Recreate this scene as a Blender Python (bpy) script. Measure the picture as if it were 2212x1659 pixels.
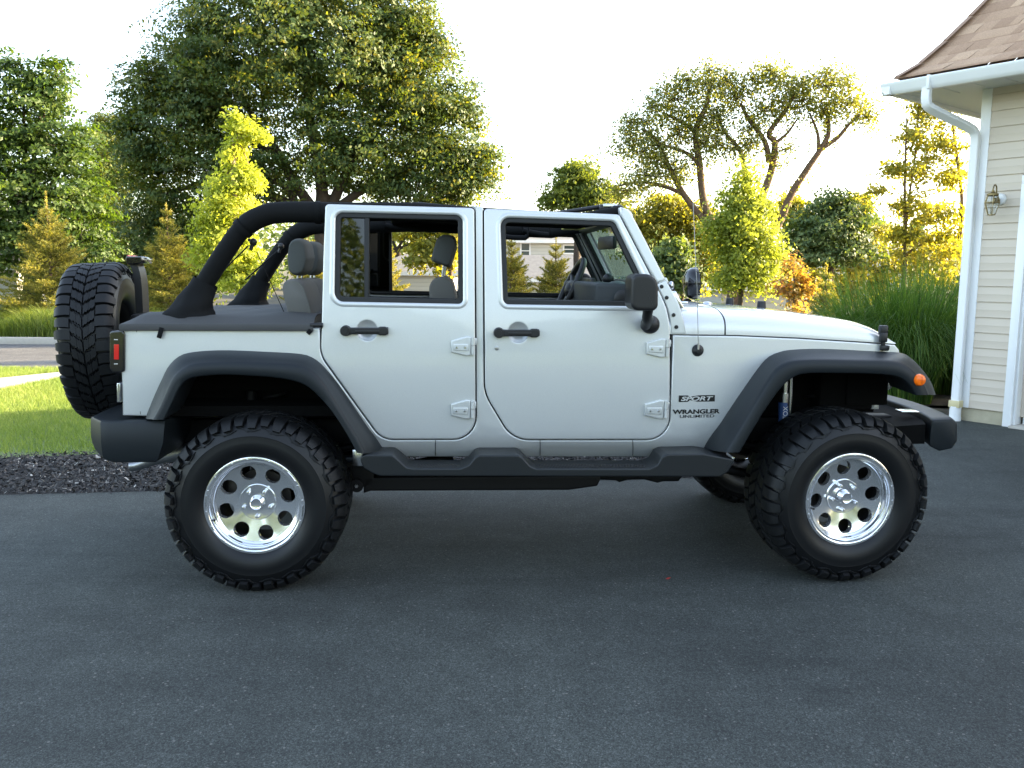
import bpy, bmesh, math, random
import numpy as np
from mathutils import Vector, Matrix
from mathutils.geometry import delaunay_2d_cdt
for o in list(bpy.data.objects): bpy.data.objects.remove(o, do_unlink=True)
SC = bpy.context.scene
COL = SC.collection
RAD = math.radians
random.seed(7); RNG = np.random.default_rng(7)

# ------------------------------------------------------------------ camera, light, exposure
PXW, PXH = 2212.0, 1659.0          # traced coordinates: the photograph seen 2212 wide
FOC, CAMZ, PITCH, ROLL = 1850.0, 1.557, RAD(7.45), RAD(0.4)
cp, sp = math.cos(PITCH), math.sin(PITCH)
_fwd = Vector((0, cp, -sp)); _up0 = Vector((0, sp, cp)); _r0 = Vector((1, 0, 0))
_right = math.cos(ROLL)*_r0 + math.sin(ROLL)*_up0
_up = -math.sin(ROLL)*_r0 + math.cos(ROLL)*_up0
CAMP = Vector((0, 0, CAMZ))
cd = bpy.data.cameras.new('camera'); cam = bpy.data.objects.new('camera', cd); COL.objects.link(cam)
cd.sensor_width = 36.0; cd.lens = FOC/PXW*36.0; cd.clip_end = 2000; cd.clip_start = 0.05
M = Matrix((( _right.x, _up.x, -_fwd.x, 0), (_right.y, _up.y, -_fwd.y, 0), (_right.z, _up.z, -_fwd.z, CAMZ), (0, 0, 0, 1)))
cam.matrix_world = M
SC.camera = cam
SUN_AZ, SUN_EL = RAD(74), RAD(15.0)     # azimuth from +Y towards +X
w = bpy.data.worlds.new('World'); SC.world = w; w.use_nodes = True
nt = w.node_tree; bg = nt.nodes['Background']
sky = nt.nodes.new('ShaderNodeTexSky'); sky.sky_type = 'NISHITA'; sky.sun_disc = False
sky.sun_elevation = SUN_EL; sky.sun_rotation = SUN_AZ; sky.dust_density = 2.0; sky.air_density = 1.0; sky.ozone_density = 1.0
hs = nt.nodes.new('ShaderNodeHueSaturation'); hs.inputs['Saturation'].default_value = 0.78; nt.links.new(sky.outputs[0], hs.inputs['Color']); nt.links.new(hs.outputs[0], bg.inputs[0]); bg.inputs[1].default_value = 0.15
sl = bpy.data.lights.new('sun', 'SUN'); so = bpy.data.objects.new('sun', sl); COL.objects.link(so)
sl.energy = 5.0; sl.angle = RAD(0.5); sl.color = (1.0, 0.80, 0.50)
sdir = Vector((math.sin(SUN_AZ)*math.cos(SUN_EL), math.cos(SUN_AZ)*math.cos(SUN_EL), math.sin(SUN_EL)))
so.rotation_euler = sdir.to_track_quat('Z', 'Y').to_euler(); so.location = sdir*40
SC.view_settings.view_transform = 'Standard'; SC.view_settings.look = 'None'
SC.view_settings.exposure = 2.65; SC.view_settings.gamma = 1.0; SC.view_settings.use_curve_mapping = False

# ------------------------------------------------------------------ projecting traced points
def ray(u, v): return _fwd + _right*((u-PXW/2)/FOC) + _up*((PXH/2-v)/FOC)
def at(u, v, Y):
    d = ray(u, v); return CAMP + d*(Y/d.y)
def G(u, v, z=0.0):
    d = ray(u, v); return CAMP + d*((z-CAMZ)/d.z)
YAW = RAD(3.62); cy_, sy_ = math.cos(YAW), math.sin(YAW)
RIMY = -0.13
CARO = Vector((-1.236, 4.015, 0)) + Vector((-sy_, cy_, 0))*0.13
WID = 1.56
def prof(z):
    "outward skin of the body side: 0 at the fullest line, positive = further in"
    y = 0.010*((z-1.02)/0.3)**2 if z < 1.34 else 0.0114 + (z-1.34)*0.085
    if z < 0.745: y += (0.745-z)**2*4.0
    return y
def skin(x, z): return prof(z)+max(0.0, x-2.12)*0.10
def J(p, yo=0.0, pf=False):
    "traced point -> (x, z) in the car frame on the plane y = yo (or on the curved skin)"
    u, v = p[0], p[1]
    d = ray(u, v)
    dx = d.x*cy_ + d.y*sy_; dy = -d.x*sy_ + d.y*cy_
    c = CAMP - CARO; cx = c.x*cy_ + c.y*sy_; cyy = -c.x*sy_ + c.y*cy_
    y = yo
    for k in range(5 if pf else 1):
        t = (y-cyy)/dy; x = cx+dx*t; z = c.z+d.z*t
        if pf: y = yo+skin(x, z)
    return (x, z)
def zoomer(x0, y0, s): 
    k = PXW/3648.0
    return lambda pts: [((x0+p[0]*s)*k, (y0+p[1]*s)*k) + tuple(p[2:]) for p in pts]
Z1 = zoomer(150, 650, 1050/2177); Z2 = zoomer(1100, 680, 900/2212); Z3 = zoomer(1700, 680, 900/2212)
Z4 = zoomer(2300, 900, 1200/2212); Z5 = zoomer(250, 1150, 1200/1991); Z6 = zoomer(2400, 1200, 1100/1921)
Z7 = zoomer(1150, 1350, 1500/2212); Z8 = zoomer(3000, 0, 1600/1659)
def fillet(pts, n=7, closed=True):
    "pts: (u, v[, r]) -> polyline with rounded corners"
    out = []; N = len(pts)
    for i, p in enumerate(pts):
        r = p[2] if len(p) > 2 else 0
        if r <= 0 or (not closed and i in (0, N-1)): out.append((p[0], p[1])); continue
        a = Vector(pts[i-1][:2]); b = Vector(p[:2]); c = Vector(pts[(i+1) % N][:2])
        d1 = (a-b); d2 = (c-b); l1, l2 = d1.length, d2.length; d1.normalize(); d2.normalize()
        ang = d1.angle(d2); t = min(r/math.tan(ang/2), l1*0.48, l2*0.48); rr = t*math.tan(ang/2)
        bis = (d1+d2).normalized(); cen = b+bis*(rr/math.sin(ang/2))
        s = b+d1*t-cen; e = b+d2*t-cen; w_ = s.angle(e)
        sg = 1 if s.x*e.y-s.y*e.x > 0 else -1
        for k in range(n+1):
            th = sg*w_*k/n; out.append((cen.x+s.x*math.cos(th)-s.y*math.sin(th), cen.y+s.x*math.sin(th)+s.y*math.cos(th)))
    return out
def spline(pts, n=6):
    out = []; P = [Vector(p) for p in pts]; N = len(P)
    for i in range(N-1):
        p0 = P[max(i-1, 0)]; p1 = P[i]; p2 = P[i+1]; p3 = P[min(i+2, N-1)]
        for k in range(n):
            t = k/n
            out.append(0.5*((2*p1)+(p2-p0)*t+(2*p0-5*p1+4*p2-p3)*t*t+(3*p1-p0-3*p2+p3)*t**3))
    out.append(P[-1]); return out
def resample(pts, n):
    P = [Vector(p) for p in pts]; L = [0]
    for a, b in zip(P, P[1:]): L.append(L[-1]+(b-a).length)
    out = []
    for k in range(n):
        s = L[-1]*k/(n-1); i = 0
        while i < len(L)-2 and L[i+1] < s: i += 1
        t = (s-L[i])/max(L[i+1]-L[i], 1e-9); out.append(P[i].lerp(P[i+1], min(t, 1)))
    return out
def area2(p): return 0.5*sum(p[i-1][0]*p[i][1]-p[i][0]*p[i-1][1] for i in range(len(p)))
def offset(poly, d):
    "move a closed 2-D outline inwards by d (mitred)"
    n = len(poly); s = 1 if area2(poly) > 0 else -1; out = []
    for i in range(n):
        a = Vector(poly[i-1][:2]); b = Vector(poly[i][:2]); c = Vector(poly[(i+1) % n][:2])
        e1 = (b-a); e2 = (c-b)
        if e1.length < 1e-9: e1 = e2
        if e2.length < 1e-9: e2 = e1
        n1 = Vector((-e1.y, e1.x)).normalized()*s; n2 = Vector((-e2.y, e2.x)).normalized()*s
        m = n1+n2
        if m.length < 1e-6: m = n1.copy()
        m.normalize(); k = max(m.dot(n1), 0.35)
        q = b+m*(d/k); out.append((q.x, q.y))
    return out
def inside(p, poly):
    x, y = p; c = False
    for i in range(len(poly)):
        x1, y1 = poly[i-1][:2]; x2, y2 = poly[i][:2]
        if (y1 > y) != (y2 > y) and x < (x2-x1)*(y-y1)/(y2-y1)+x1: c = not c
    return c

# ------------------------------------------------------------------ objects and tags
def tag(o, label=None, cat=None, group=None, kind=None):
    if label: o['label'] = label
    if cat: o['category'] = cat
    if group: o['group'] = group
    if kind: o['kind'] = kind
    return o
def empty(name, loc=(0, 0, 0), rz=0, label=None, cat=None, group=None, parent=None):
    o = bpy.data.objects.new(name, None); COL.objects.link(o); o.location = loc; o.rotation_euler = (0, 0, rz); o.empty_display_size = 0.2
    if parent: o.parent = parent
    return tag(o, label, cat, group)
class MB:
    "collects geometry; build() links it as one mesh object"
    def __init__(s): s.v = []; s.f = []; s.m = []; s.mi = 0
    def add(s, vs, fs):
        b = len(s.v); s.v += [tuple(p) for p in vs]
        for f in fs: s.f.append(tuple(i+b for i in f)); s.m.append(s.mi)
        return b
    def build(s, name, mat, parent=None, angle=38, loc=None, smooth=True):
        me = bpy.data.meshes.new(name); me.from_pydata(s.v, [], s.f); 
        for m in (mat if isinstance(mat, (list, tuple)) else [mat]): me.materials.append(m)
        if max(s.m, default=0) > 0: me.polygons.foreach_set('material_index', s.m)
        bm = bmesh.new(); bm.from_mesh(me); bmesh.ops.recalc_face_normals(bm, faces=bm.faces[:]); bm.to_mesh(me); bm.free()
        if smooth:
            me.polygons.foreach_set('use_smooth', [True]*len(me.polygons)); me.set_sharp_from_angle(angle=RAD(angle))
        me.update(); o = bpy.data.objects.new(name, me); COL.objects.link(o)
        if parent: o.parent = parent
        if loc is not None: o.location = loc
        return o
    def tube(s, path, r, n=10, caps=True, squash=1.0):
        P = [Vector(p) for p in path]; R = r if isinstance(r, (list, tuple)) else [r]*len(P)
        rings = []; prev = None
        for i, p in enumerate(P):
            t = (P[min(i+1, len(P)-1)]-P[max(i-1, 0)]).normalized()
            if prev is None: a = t.orthogonal().normalized()
            else:
                a = prev-t*prev.dot(t)
                a = a.normalized() if a.length > 1e-6 else t.orthogonal().normalized()
            prev = a; b = t.cross(a)
            rings.append([p+(a*math.cos(2*math.pi*k/n)+b*math.sin(2*math.pi*k/n)*squash)*R[i] for k in range(n)])
        s.loft(rings, True, caps); return s
    def loft(s, rings, closed=True, caps=False):
        n = len(rings[0]); vs = [q for r_ in rings for q in r_]; fs = []
        for i in range(len(rings)-1):
            for k in range(n if closed else n-1):
                a = i*n+k; b = i*n+(k+1) % n; fs.append((a, b, b+n, a+n))
        if caps: fs.append(tuple(range(n))[::-1]); fs.append(tuple(range((len(rings)-1)*n, len(rings)*n)))
        s.add(vs, fs); return s
    def pad(s, poly, y0, y1, e=3.2, n=6, k=0.22):
        "cushion: outline in (x, z) that swells across y"
        cx = sum(p[0] for p in poly)/len(poly); cz = sum(p[1] for p in poly)/len(poly); yc = (y0+y1)/2; hy = (y1-y0)/2; rings = []
        for i in range(2*n+1):
            t = math.sin((i/n-1)*math.pi/2)*0.999; sc = 1-k+k*(1-abs(t)**e)**(1/e); rings.append([(cx+(x-cx)*sc, yc+hy*t, cz+(z-cz)*sc) for x, z in poly])
        s.loft(rings, True, True); return s
    def box(s, c, d, bev=0.0, seg=2, rot=None):
        bm = bmesh.new(); bmesh.ops.create_cube(bm, size=1.0)
        for v in bm.verts: v.co = Vector((v.co.x*d[0], v.co.y*d[1], v.co.z*d[2]))
        if bev > 0: bmesh.ops.bevel(bm, geom=bm.edges[:], offset=min(bev, min(d)*0.49), segments=seg, affect='EDGES', profile=0.5)
        vs = [v.co.copy() for v in bm.verts]; bm.verts.index_update()
        fs = [tuple(v.index for v in f.verts) for f in bm.faces]; bm.free()
        if rot is not None: vs = [rot @ v for v in vs]
        s.add([v+Vector(c) for v in vs], fs); return s
    def ball(s, c, r, nu=14, nv=9, rot=None, sup=1.0):
        r = r if isinstance(r, (tuple, list)) else (r, r, r); vs = []; fs = []
        pw = lambda x: math.copysign(abs(x)**sup, x)
        for j in range(nv+1):
            ph = math.pi*j/nv-math.pi/2
            for i in range(nu):
                th = 2*math.pi*i/nu
                p = Vector((r[0]*pw(math.cos(ph))*pw(math.cos(th)), r[1]*pw(math.cos(ph))*pw(math.sin(th)), r[2]*pw(math.sin(ph))))
                if rot is not None: p = rot @ p
                vs.append(p+Vector(c))
        for j in range(nv):
            for i in range(nu):
                a = j*nu+i; b = j*nu+(i+1) % nu; fs.append((a, b, b+nu, a+nu))
        s.add(vs, fs); return s
    def lathe(s, prf, c=(0, 0, 0), axis='y', n=32, closed=False):
        "prf: (radius, along); axis direction"
        rings = []
        for r, h in prf:
            ring = []
            for k in range(n):
                a = 2*math.pi*k/n; x, z = r*math.cos(a), r*math.sin(a)
                q = (x, h, z) if axis == 'y' else ((h, x, z) if axis == 'x' else (x, z, h))
                ring.append(Vector(q)+Vector(c))
            rings.append(ring)
        s.loft(rings, True, False); return s
    def prism(s, poly, y0, y1, bev=0.0, f=None, seg=2):
        "poly in (x, z), extruded along y from y0 (front) to y1"
        f = f or (lambda x, y, z: (x, y, z)); rings = []
        if bev:
            e_ = offset(poly, bev*1.5)
            rings.append([f(x, y0, z) for x, z in e_])
            for k in range(seg+1):
                a = math.pi/2*k/seg; o_ = offset(poly, bev*(1-math.sin(a))); rings.append([f(x, y0+bev*(1-math.cos(a)), z) for x, z in o_])
            for k in range(seg, -1, -1):
                a = math.pi/2*k/seg; o_ = offset(poly, bev*(1-math.sin(a))); rings.append([f(x, y1-bev*(1-math.cos(a)), z) for x, z in o_])
            rings.append([f(x, y1, z) for x, z in e_])
        else: rings = [[f(x, y0, z) for x, z in poly], [f(x, y1, z) for x, z in poly]]
        s.loft(rings, True, True); return s
    def panel(s, outer, holes=(), yo=0.0, thick=0.03, bev=0.006, pf=True, grid=0.06, far=False, back=True, fy=None):
        "curved sheet standing in the car's side skin; outlines in (x, z)"
        def Y(z, d, x=0):
            y = yo+d+(skin(x, z) if pf else 0.0)+(fy(x, z) if fy else 0.0)
            return WID-y if far else y
        loops = [outer]+list(holes); seg = 3; inner = []
        for li, lp in enumerate(loops):
            sg = 1 if li == 0 else -1; rings = []
            for k in range(seg+1):
                a = math.pi/2*k/seg; ins = bev*(1-math.sin(a)); dp = bev*(1-math.cos(a))
                # k=0: inset by bev at depth 0 -> k=seg: true outline at depth bev
                o_ = offset(lp, sg*ins) if ins > 1e-9 else [tuple(p[:2]) for p in lp]
                if k == 0:
                    i2 = offset(lp, sg*bev*1.7); inner.append(i2); rings.append([(x, Y(z, 0, x), z) for x, z in i2])
                rings.append([(x, Y(z, dp, x), z) for x, z in o_])
            rings.append([(x, Y(z, thick, x), z) for x, z in [p[:2] for p in lp]])
            s.loft(rings, True, False)
        vs = []; es = []
        for lp in inner:
            b = len(vs); n = len(lp); vs += [Vector(p) for p in lp]; es += [(b+i, b+(i+1) % n) for i in range(n)]
        xs = [p[0] for p in outer]; zs = [p[1] for p in outer]
        nx = int((max(xs)-min(xs))/grid)+1; nz = int((max(zs)-min(zs))/grid)+1
        A_ = np.concatenate([np.array([p[:2] for p in lp]) for lp in inner]); B_ = np.concatenate([np.roll(np.array([p[:2] for p in lp]), -1, axis=0) for lp in inner]); D_ = B_-A_; L2 = (D_*D_).sum(1)+1e-12
        for i in range(1, nx):
            for j in range(1, nz):
                q = (min(xs)+i*grid, min(zs)+j*grid)
                if inside(q, inner[0]) and not any(inside(q, h) for h in inner[1:]):
                    t_ = np.clip(((np.array(q)-A_)*D_).sum(1)/L2, 0, 1); e_ = A_+D_*t_[:, None]-np.array(q)
                    if ((e_*e_).sum(1)).min() > (grid*0.45)**2: vs.append(Vector(q))
        ov, oe, of, _, _, _ = delaunay_2d_cdt(vs, es, [], 0, 1e-6)
        fs = []
        for f in of:
            c = sum((ov[i] for i in f), Vector((0, 0)))/len(f)
            if len(f) == 3:
                e_ = [(ov[f[i]]-ov[f[i-1]]) for i in range(3)]; ar = abs(e_[0].x*e_[1].y-e_[0].y*e_[1].x)
                if ar/max(q.length for q in e_) < 0.0006: continue
            if inside(c, inner[0]) and not any(inside(c, h) for h in inner[1:]): fs.append(tuple(f))
        s.add([(p.x, Y(p.y, 0, p.x), p.y) for p in ov], fs)
        if back: s.add([(p.x, Y(p.y, thick, p.x), p.y) for p in ov], [f[::-1] for f in fs])
        # join the border of the sheet to the rounded rim
        return s
def weld(o, d=0.0004):
    bm = bmesh.new(); bm.from_mesh(o.data); bmesh.ops.remove_doubles(bm, verts=bm.verts[:], dist=d)
    bmesh.ops.recalc_face_normals(bm, faces=bm.faces[:]); bm.to_mesh(o.data); bm.free()
    o.data.polygons.foreach_set('use_smooth', [True]*len(o.data.polygons)); o.data.set_sharp_from_angle(angle=RAD(42)); return o
def fast_mesh(name, verts, faces, mat, parent=None, smooth=False, attr=None):
    "numpy arrays; faces all with the same number of corners"
    me = bpy.data.meshes.new(name); nv = len(verts); nf, k = faces.shape
    me.vertices.add(nv); me.vertices.foreach_set('co', np.ascontiguousarray(verts, dtype=np.float32).ravel())
    me.loops.add(nf*k); me.loops.foreach_set('vertex_index', np.ascontiguousarray(faces, dtype=np.int32).ravel())
    me.polygons.add(nf); me.polygons.foreach_set('loop_start', np.arange(0, nf*k, k, dtype=np.int32))
    if smooth: me.polygons.foreach_set('use_smooth', [True]*nf)
    for m in (mat if isinstance(mat, (list, tuple)) else [mat]): me.materials.append(m)
    if attr is not None:
        a = me.attributes.new('tint', 'FLOAT', 'FACE'); a.data.foreach_set('value', np.ascontiguousarray(attr, dtype=np.float32))
    me.update(calc_edges=True); me.validate()
    o = bpy.data.objects.new(name, me); COL.objects.link(o)
    if parent: o.parent = parent
    return o
def copy_tree(o, parent=None):
    c = o.copy(); COL.objects.link(c)
    if parent: c.parent = parent
    for ch in list(o.children): copy_tree(ch, c)
    return c

# ------------------------------------------------------------------ materials
def pset(p, **k):
    for n, v in k.items():
        n = n.replace('_', ' ')
        if n in p.inputs: p.inputs[n].default_value = v
def mat(name, col, rough=0.5, metal=0.0, coat=0.0, spec=0.5, var=None, bump=None, coatr=0.05, trans=0.0, ior=1.45, alpha=1.0):
    "var=(scale, amount) mottles the colour; bump=(scale, strength, distance)"
    m = bpy.data.materials.new(name); m.use_nodes = True; t = m.node_tree; p = t.nodes['Principled BSDF']
    p.inputs['Base Color'].default_value = (*col, 1); p.inputs['Roughness'].default_value = rough; p.inputs['Metallic'].default_value = metal
    p.inputs['Coat Weight'].default_value = coat; p.inputs['Coat Roughness'].default_value = coatr; p.inputs['Specular IOR Level'].default_value = spec
    p.inputs['Transmission Weight'].default_value = trans; p.inputs['IOR'].default_value = ior; p.inputs['Alpha'].default_value = alpha
    if var or bump: tc = t.nodes.new('ShaderNodeTexCoord')
    if var:
        n = t.nodes.new('ShaderNodeTexNoise'); n.inputs['Scale'].default_value = var[0]; n.inputs['Detail'].default_value = 6
        t.links.new(tc.outputs['Object'], n.inputs['Vector'])
        mx = t.nodes.new('ShaderNodeMix'); mx.data_type = 'RGBA'
        mx.inputs['A'].default_value = (*[c*(1-var[1]) for c in col], 1); mx.inputs['B'].default_value = (*[min(c*(1+var[1]), 1) for c in col], 1)
        t.links.new(n.outputs['Fac'], mx.inputs['Factor']); t.links.new(mx.outputs['Result'], p.inputs['Base Color'])
    if bump:
        n = t.nodes.new('ShaderNodeTexNoise'); n.inputs['Scale'].default_value = bump[0]; n.inputs['Detail'].default_value = 4
        t.links.new(tc.outputs['Object'], n.inputs['Vector'])
        b = t.nodes.new('ShaderNodeBump'); b.inputs['Strength'].default_value = bump[1]; b.inputs['Distance'].default_value = bump[2]
        t.links.new(n.outputs['Fac'], b.inputs['Height']); t.links.new(b.outputs[0], p.inputs['Normal'])
    return m
def ramp(t, fac, stops):
    r = t.nodes.new('ShaderNodeValToRGB'); e = r.color_ramp.elements
    while len(e) < len(stops): e.new(0.5)
    for el, (p, c) in zip(e, stops): el.position = p; el.color = (*c, 1)
    t.links.new(fac, r.inputs[0]); return r
def leafmat(name, dark, mid, light, transl=0.45, tcol=None, rough=0.55):
    m = bpy.data.materials.new(name); m.use_nodes = True; t = m.node_tree; p = t.nodes['Principled BSDF']; out = t.nodes['Material Output']
    a = t.nodes.new('ShaderNodeAttribute'); a.attribute_name = 'tint'
    r = ramp(t, a.outputs['Fac'], [(0.0, dark), (0.5, mid), (1.0, light)])
    t.links.new(r.outputs[0], p.inputs['Base Color']); p.inputs['Roughness'].default_value = rough; p.inputs['Specular IOR Level'].default_value = 0.35
    tr = t.nodes.new('ShaderNodeBsdfTranslucent'); mx = t.nodes.new('ShaderNodeMixShader'); mx.inputs[0].default_value = transl
    tint = t.nodes.new('ShaderNodeMix'); tint.data_type = 'RGBA'; tint.blend_type = 'MULTIPLY'; tint.inputs['Factor'].default_value = 1.0
    t.links.new(r.outputs[0], tint.inputs['A']); tint.inputs['B'].default_value = (*(tcol or (2.2, 2.0, 0.7)), 1)
    t.links.new(tint.outputs['Result'], tr.inputs['Color'])
    t.links.new(p.outputs[0], mx.inputs[1]); t.links.new(tr.outputs[0], mx.inputs[2]); t.links.new(mx.outputs[0], out.inputs[0])
    return m
def glassmat(name, tint, a, rough=0.02):
    m = bpy.data.materials.new(name); m.use_nodes = True; t = m.node_tree; p = t.nodes['Principled BSDF']; out = t.nodes['Material Output']
    tr = t.nodes.new('ShaderNodeBsdfTransparent'); tr.inputs[0].default_value = (*tint, 1)
    gl = t.nodes.new('ShaderNodeBsdfGlossy'); gl.inputs['Roughness'].default_value = rough
    fr = t.nodes.new('ShaderNodeFresnel'); fr.inputs[0].default_value = 1.5
    mt = t.nodes.new('ShaderNodeMath'); mt.operation = 'ADD'; mt.use_clamp = True; mt.inputs[1].default_value = a; t.links.new(fr.outputs[0], mt.inputs[0])
    mx = t.nodes.new('ShaderNodeMixShader'); t.links.new(mt.outputs[0], mx.inputs[0]); t.links.new(tr.outputs[0], mx.inputs[1]); t.links.new(gl.outputs[0], mx.inputs[2])
    t.links.new(mx.outputs[0], out.inputs[0]); return m
TINT = glassmat('tinted_glass', (0.035, 0.045, 0.048), 0.02)
WGLASS = glassmat('windscreen_glass', (0.32, 0.48, 0.40), 0.03)  # reflection of green trees put into the tint
CLEARG = glassmat('clear_glass', (0.92, 0.94, 0.93), 0.02)
# ================================================================== THE SETTING
def struct(o, kind='structure'): o['kind'] = kind; return o
def sheet(name, poly, z, m, sub_=0):
    me = bpy.data.meshes.new(name); bm = bmesh.new(); f = bm.faces.new([bm.verts.new((p[0], p[1], z)) for p in poly]); bmesh.ops.triangulate(bm, faces=[f])
    bmesh.ops.recalc_face_normals(bm, faces=bm.faces[:])
    if bm.faces and sum(f.normal.z for f in bm.faces) < 0: bmesh.ops.reverse_faces(bm, faces=bm.faces[:])
    bm.to_mesh(me); bm.free(); me.materials.append(m); o = bpy.data.objects.new(name, me); COL.objects.link(o); return struct(o)
def asphalt(name, base, speck=0.5, fine=1.0):
    m = bpy.data.materials.new(name); m.use_nodes = True; t = m.node_tree; p = t.nodes['Principled BSDF']; tc = t.nodes.new('ShaderNodeTexCoord')
    def noise(s, d=3, r=0.5):
        n = t.nodes.new('ShaderNodeTexNoise'); n.inputs['Scale'].default_value = s; n.inputs['Detail'].default_value = d; n.inputs['Roughness'].default_value = r; t.links.new(tc.outputs['Object'], n.inputs['Vector']); return n
    n1 = noise(60*fine, 4, 0.75); n2 = noise(0.55, 5, 0.62); n3 = noise(5.0, 4, 0.6)
    def vcell(s):
        v = t.nodes.new('ShaderNodeTexVoronoi'); v.inputs['Scale'].default_value = s; t.links.new(tc.outputs['Object'], v.inputs['Vector'])
        sc_ = t.nodes.new('ShaderNodeSeparateColor'); t.links.new(v.outputs['Color'], sc_.inputs[0]); return v, sc_.outputs[1]
    va, ca = vcell(270*fine); vb, cb = vcell(140*fine)
    vor = t.nodes.new('ShaderNodeTexVoronoi'); vor.inputs['Scale'].default_value = 85*fine; t.links.new(tc.outputs['Object'], vor.inputs['Vector'])
    r0 = ramp(t, ca, [(0.0, tuple(c*0.45 for c in base)), (0.60, tuple(c*0.95 for c in base)), (0.95, tuple(c*1.35 for c in base)), (1.0, tuple(c*1.9 for c in base))])
    rb_ = ramp(t, cb, [(0.0, (0.72, 0.72, 0.72)), (0.5, (1.0, 1.0, 1.0)), (1.0, (1.28, 1.28, 1.28))]); rn_ = ramp(t, n1.outputs['Fac'], [(0.35, (0.82, 0.82, 0.82)), (0.65, (1.18, 1.18, 1.18))])
    def mul(a, b):
        x = t.nodes.new('ShaderNodeMix'); x.data_type = 'RGBA'; x.blend_type = 'MULTIPLY'; x.inputs['Factor'].default_value = 1; t.links.new(a, x.inputs['A']); t.links.new(b, x.inputs['B']); return x.outputs['Result']
    r1o = mul(mul(r0.outputs[0], rb_.outputs[0]), rn_.outputs[0])
    r2 = ramp(t, n2.outputs['Fac'], [(0.28, (0.66, 0.66, 0.67)), (0.50, (1.0, 1.0, 1.0)), (0.72, (1.30, 1.29, 1.27))])
    r3 = ramp(t, n3.outputs['Fac'], [(0.35, (0.88, 0.88, 0.88)), (0.65, (1.10, 1.10, 1.10))])
    mp_ = t.nodes.new('ShaderNodeMapping'); mp_.inputs['Scale'].default_value = (0.35, 2.2, 1.0); mp_.inputs['Rotation'].default_value = (0, 0, 0.12); t.links.new(tc.outputs['Object'], mp_.inputs['Vector'])
    n4 = noise(1.6, 4, 0.65); t.links.new(mp_.outputs[0], n4.inputs['Vector']); r4 = ramp(t, n4.outputs['Fac'], [(0.30, (0.74, 0.74, 0.75)), (0.44, (0.98, 0.98, 0.98)), (0.75, (1.10, 1.10, 1.09))]); r1o = mul(r1o, r4.outputs[0])
    c = mul(mul(r1o, r2.outputs[0]), r3.outputs[0])
    # pale chips of stone
    rgb = t.nodes.new('ShaderNodeSeparateColor'); t.links.new(vor.outputs['Color'], rgb.inputs[0])
    g = t.nodes.new('ShaderNodeMath'); g.operation = 'GREATER_THAN'; g.inputs[1].default_value = 0.982; t.links.new(rgb.outputs[0], g.inputs[0])
    ds = t.nodes.new('ShaderNodeMath'); ds.operation = 'LESS_THAN'; ds.inputs[1].default_value = 0.42; t.links.new(vor.outputs['Distance'], ds.inputs[0])
    gm = t.nodes.new('ShaderNodeMath'); gm.operation = 'MULTIPLY'; t.links.new(g.outputs[0], gm.inputs[0]); t.links.new(ds.outputs[0], gm.inputs[1])
    gs = t.nodes.new('ShaderNodeMath'); gs.operation = 'MULTIPLY'; gs.inputs[1].default_value = speck; t.links.new(gm.outputs[0], gs.inputs[0])
    x = t.nodes.new('ShaderNodeMix'); x.data_type = 'RGBA'; t.links.new(gs.outputs[0], x.inputs['Factor']); t.links.new(c, x.inputs['A']); x.inputs['B'].default_value = (0.22, 0.21, 0.19, 1)
    t.links.new(x.outputs['Result'], p.inputs['Base Color']); p.inputs['Roughness'].default_value = 0.82; p.inputs['Specular IOR Level'].default_value = 0.35
    b = t.nodes.new('ShaderNodeBump'); b.inputs['Strength'].default_value = 0.55; b.inputs['Distance'].default_value = 0.005; t.links.new(ca, b.inputs['Height']); t.links.new(b.outputs[0], p.inputs['Normal'])
    return m
ASPH = asphalt('driveway_asphalt', (0.0535, 0.0600, 0.0560)); ROADM = asphalt('street_asphalt', (0.105, 0.105, 0.11), 0.3, 0.6)
EARTH = mat('earth', (0.055, 0.05, 0.032), 0.95, var=(0.4, 0.4)); 
def grassmat():
    m = bpy.data.materials.new('lawn_turf'); m.use_nodes = True; t = m.node_tree; p = t.nodes['Principled BSDF']; tc = t.nodes.new('ShaderNodeTexCoord')
    n = t.nodes.new('ShaderNodeTexNoise'); n.inputs['Scale'].default_value = 45; n.inputs['Detail'].default_value = 5; t.links.new(tc.outputs['Object'], n.inputs['Vector'])
    r = ramp(t, n.outputs['Fac'], [(0.3, (0.07, 0.115, 0.026)), (0.7, (0.15, 0.205, 0.055))]); t.links.new(r.outputs[0], p.inputs['Base Color']); p.inputs['Roughness'].default_value = 0.9
    b = t.nodes.new('ShaderNodeBump'); b.inputs['Strength'].default_value = 0.8; b.inputs['Distance'].default_value = 0.03; t.links.new(n.outputs['Fac'], b.inputs['Height']); t.links.new(b.outputs[0], p.inputs['Normal']); return m
TURF = grassmat(); MULCHM = mat('bark_bed', (0.030, 0.029, 0.029), 0.95, var=(60, 0.7), bump=(70, 0.9, 0.03)); CONC = mat('concrete', (0.42, 0.39, 0.34), 0.9, var=(14, 0.15), bump=(90, 0.2, 0.004))
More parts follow.
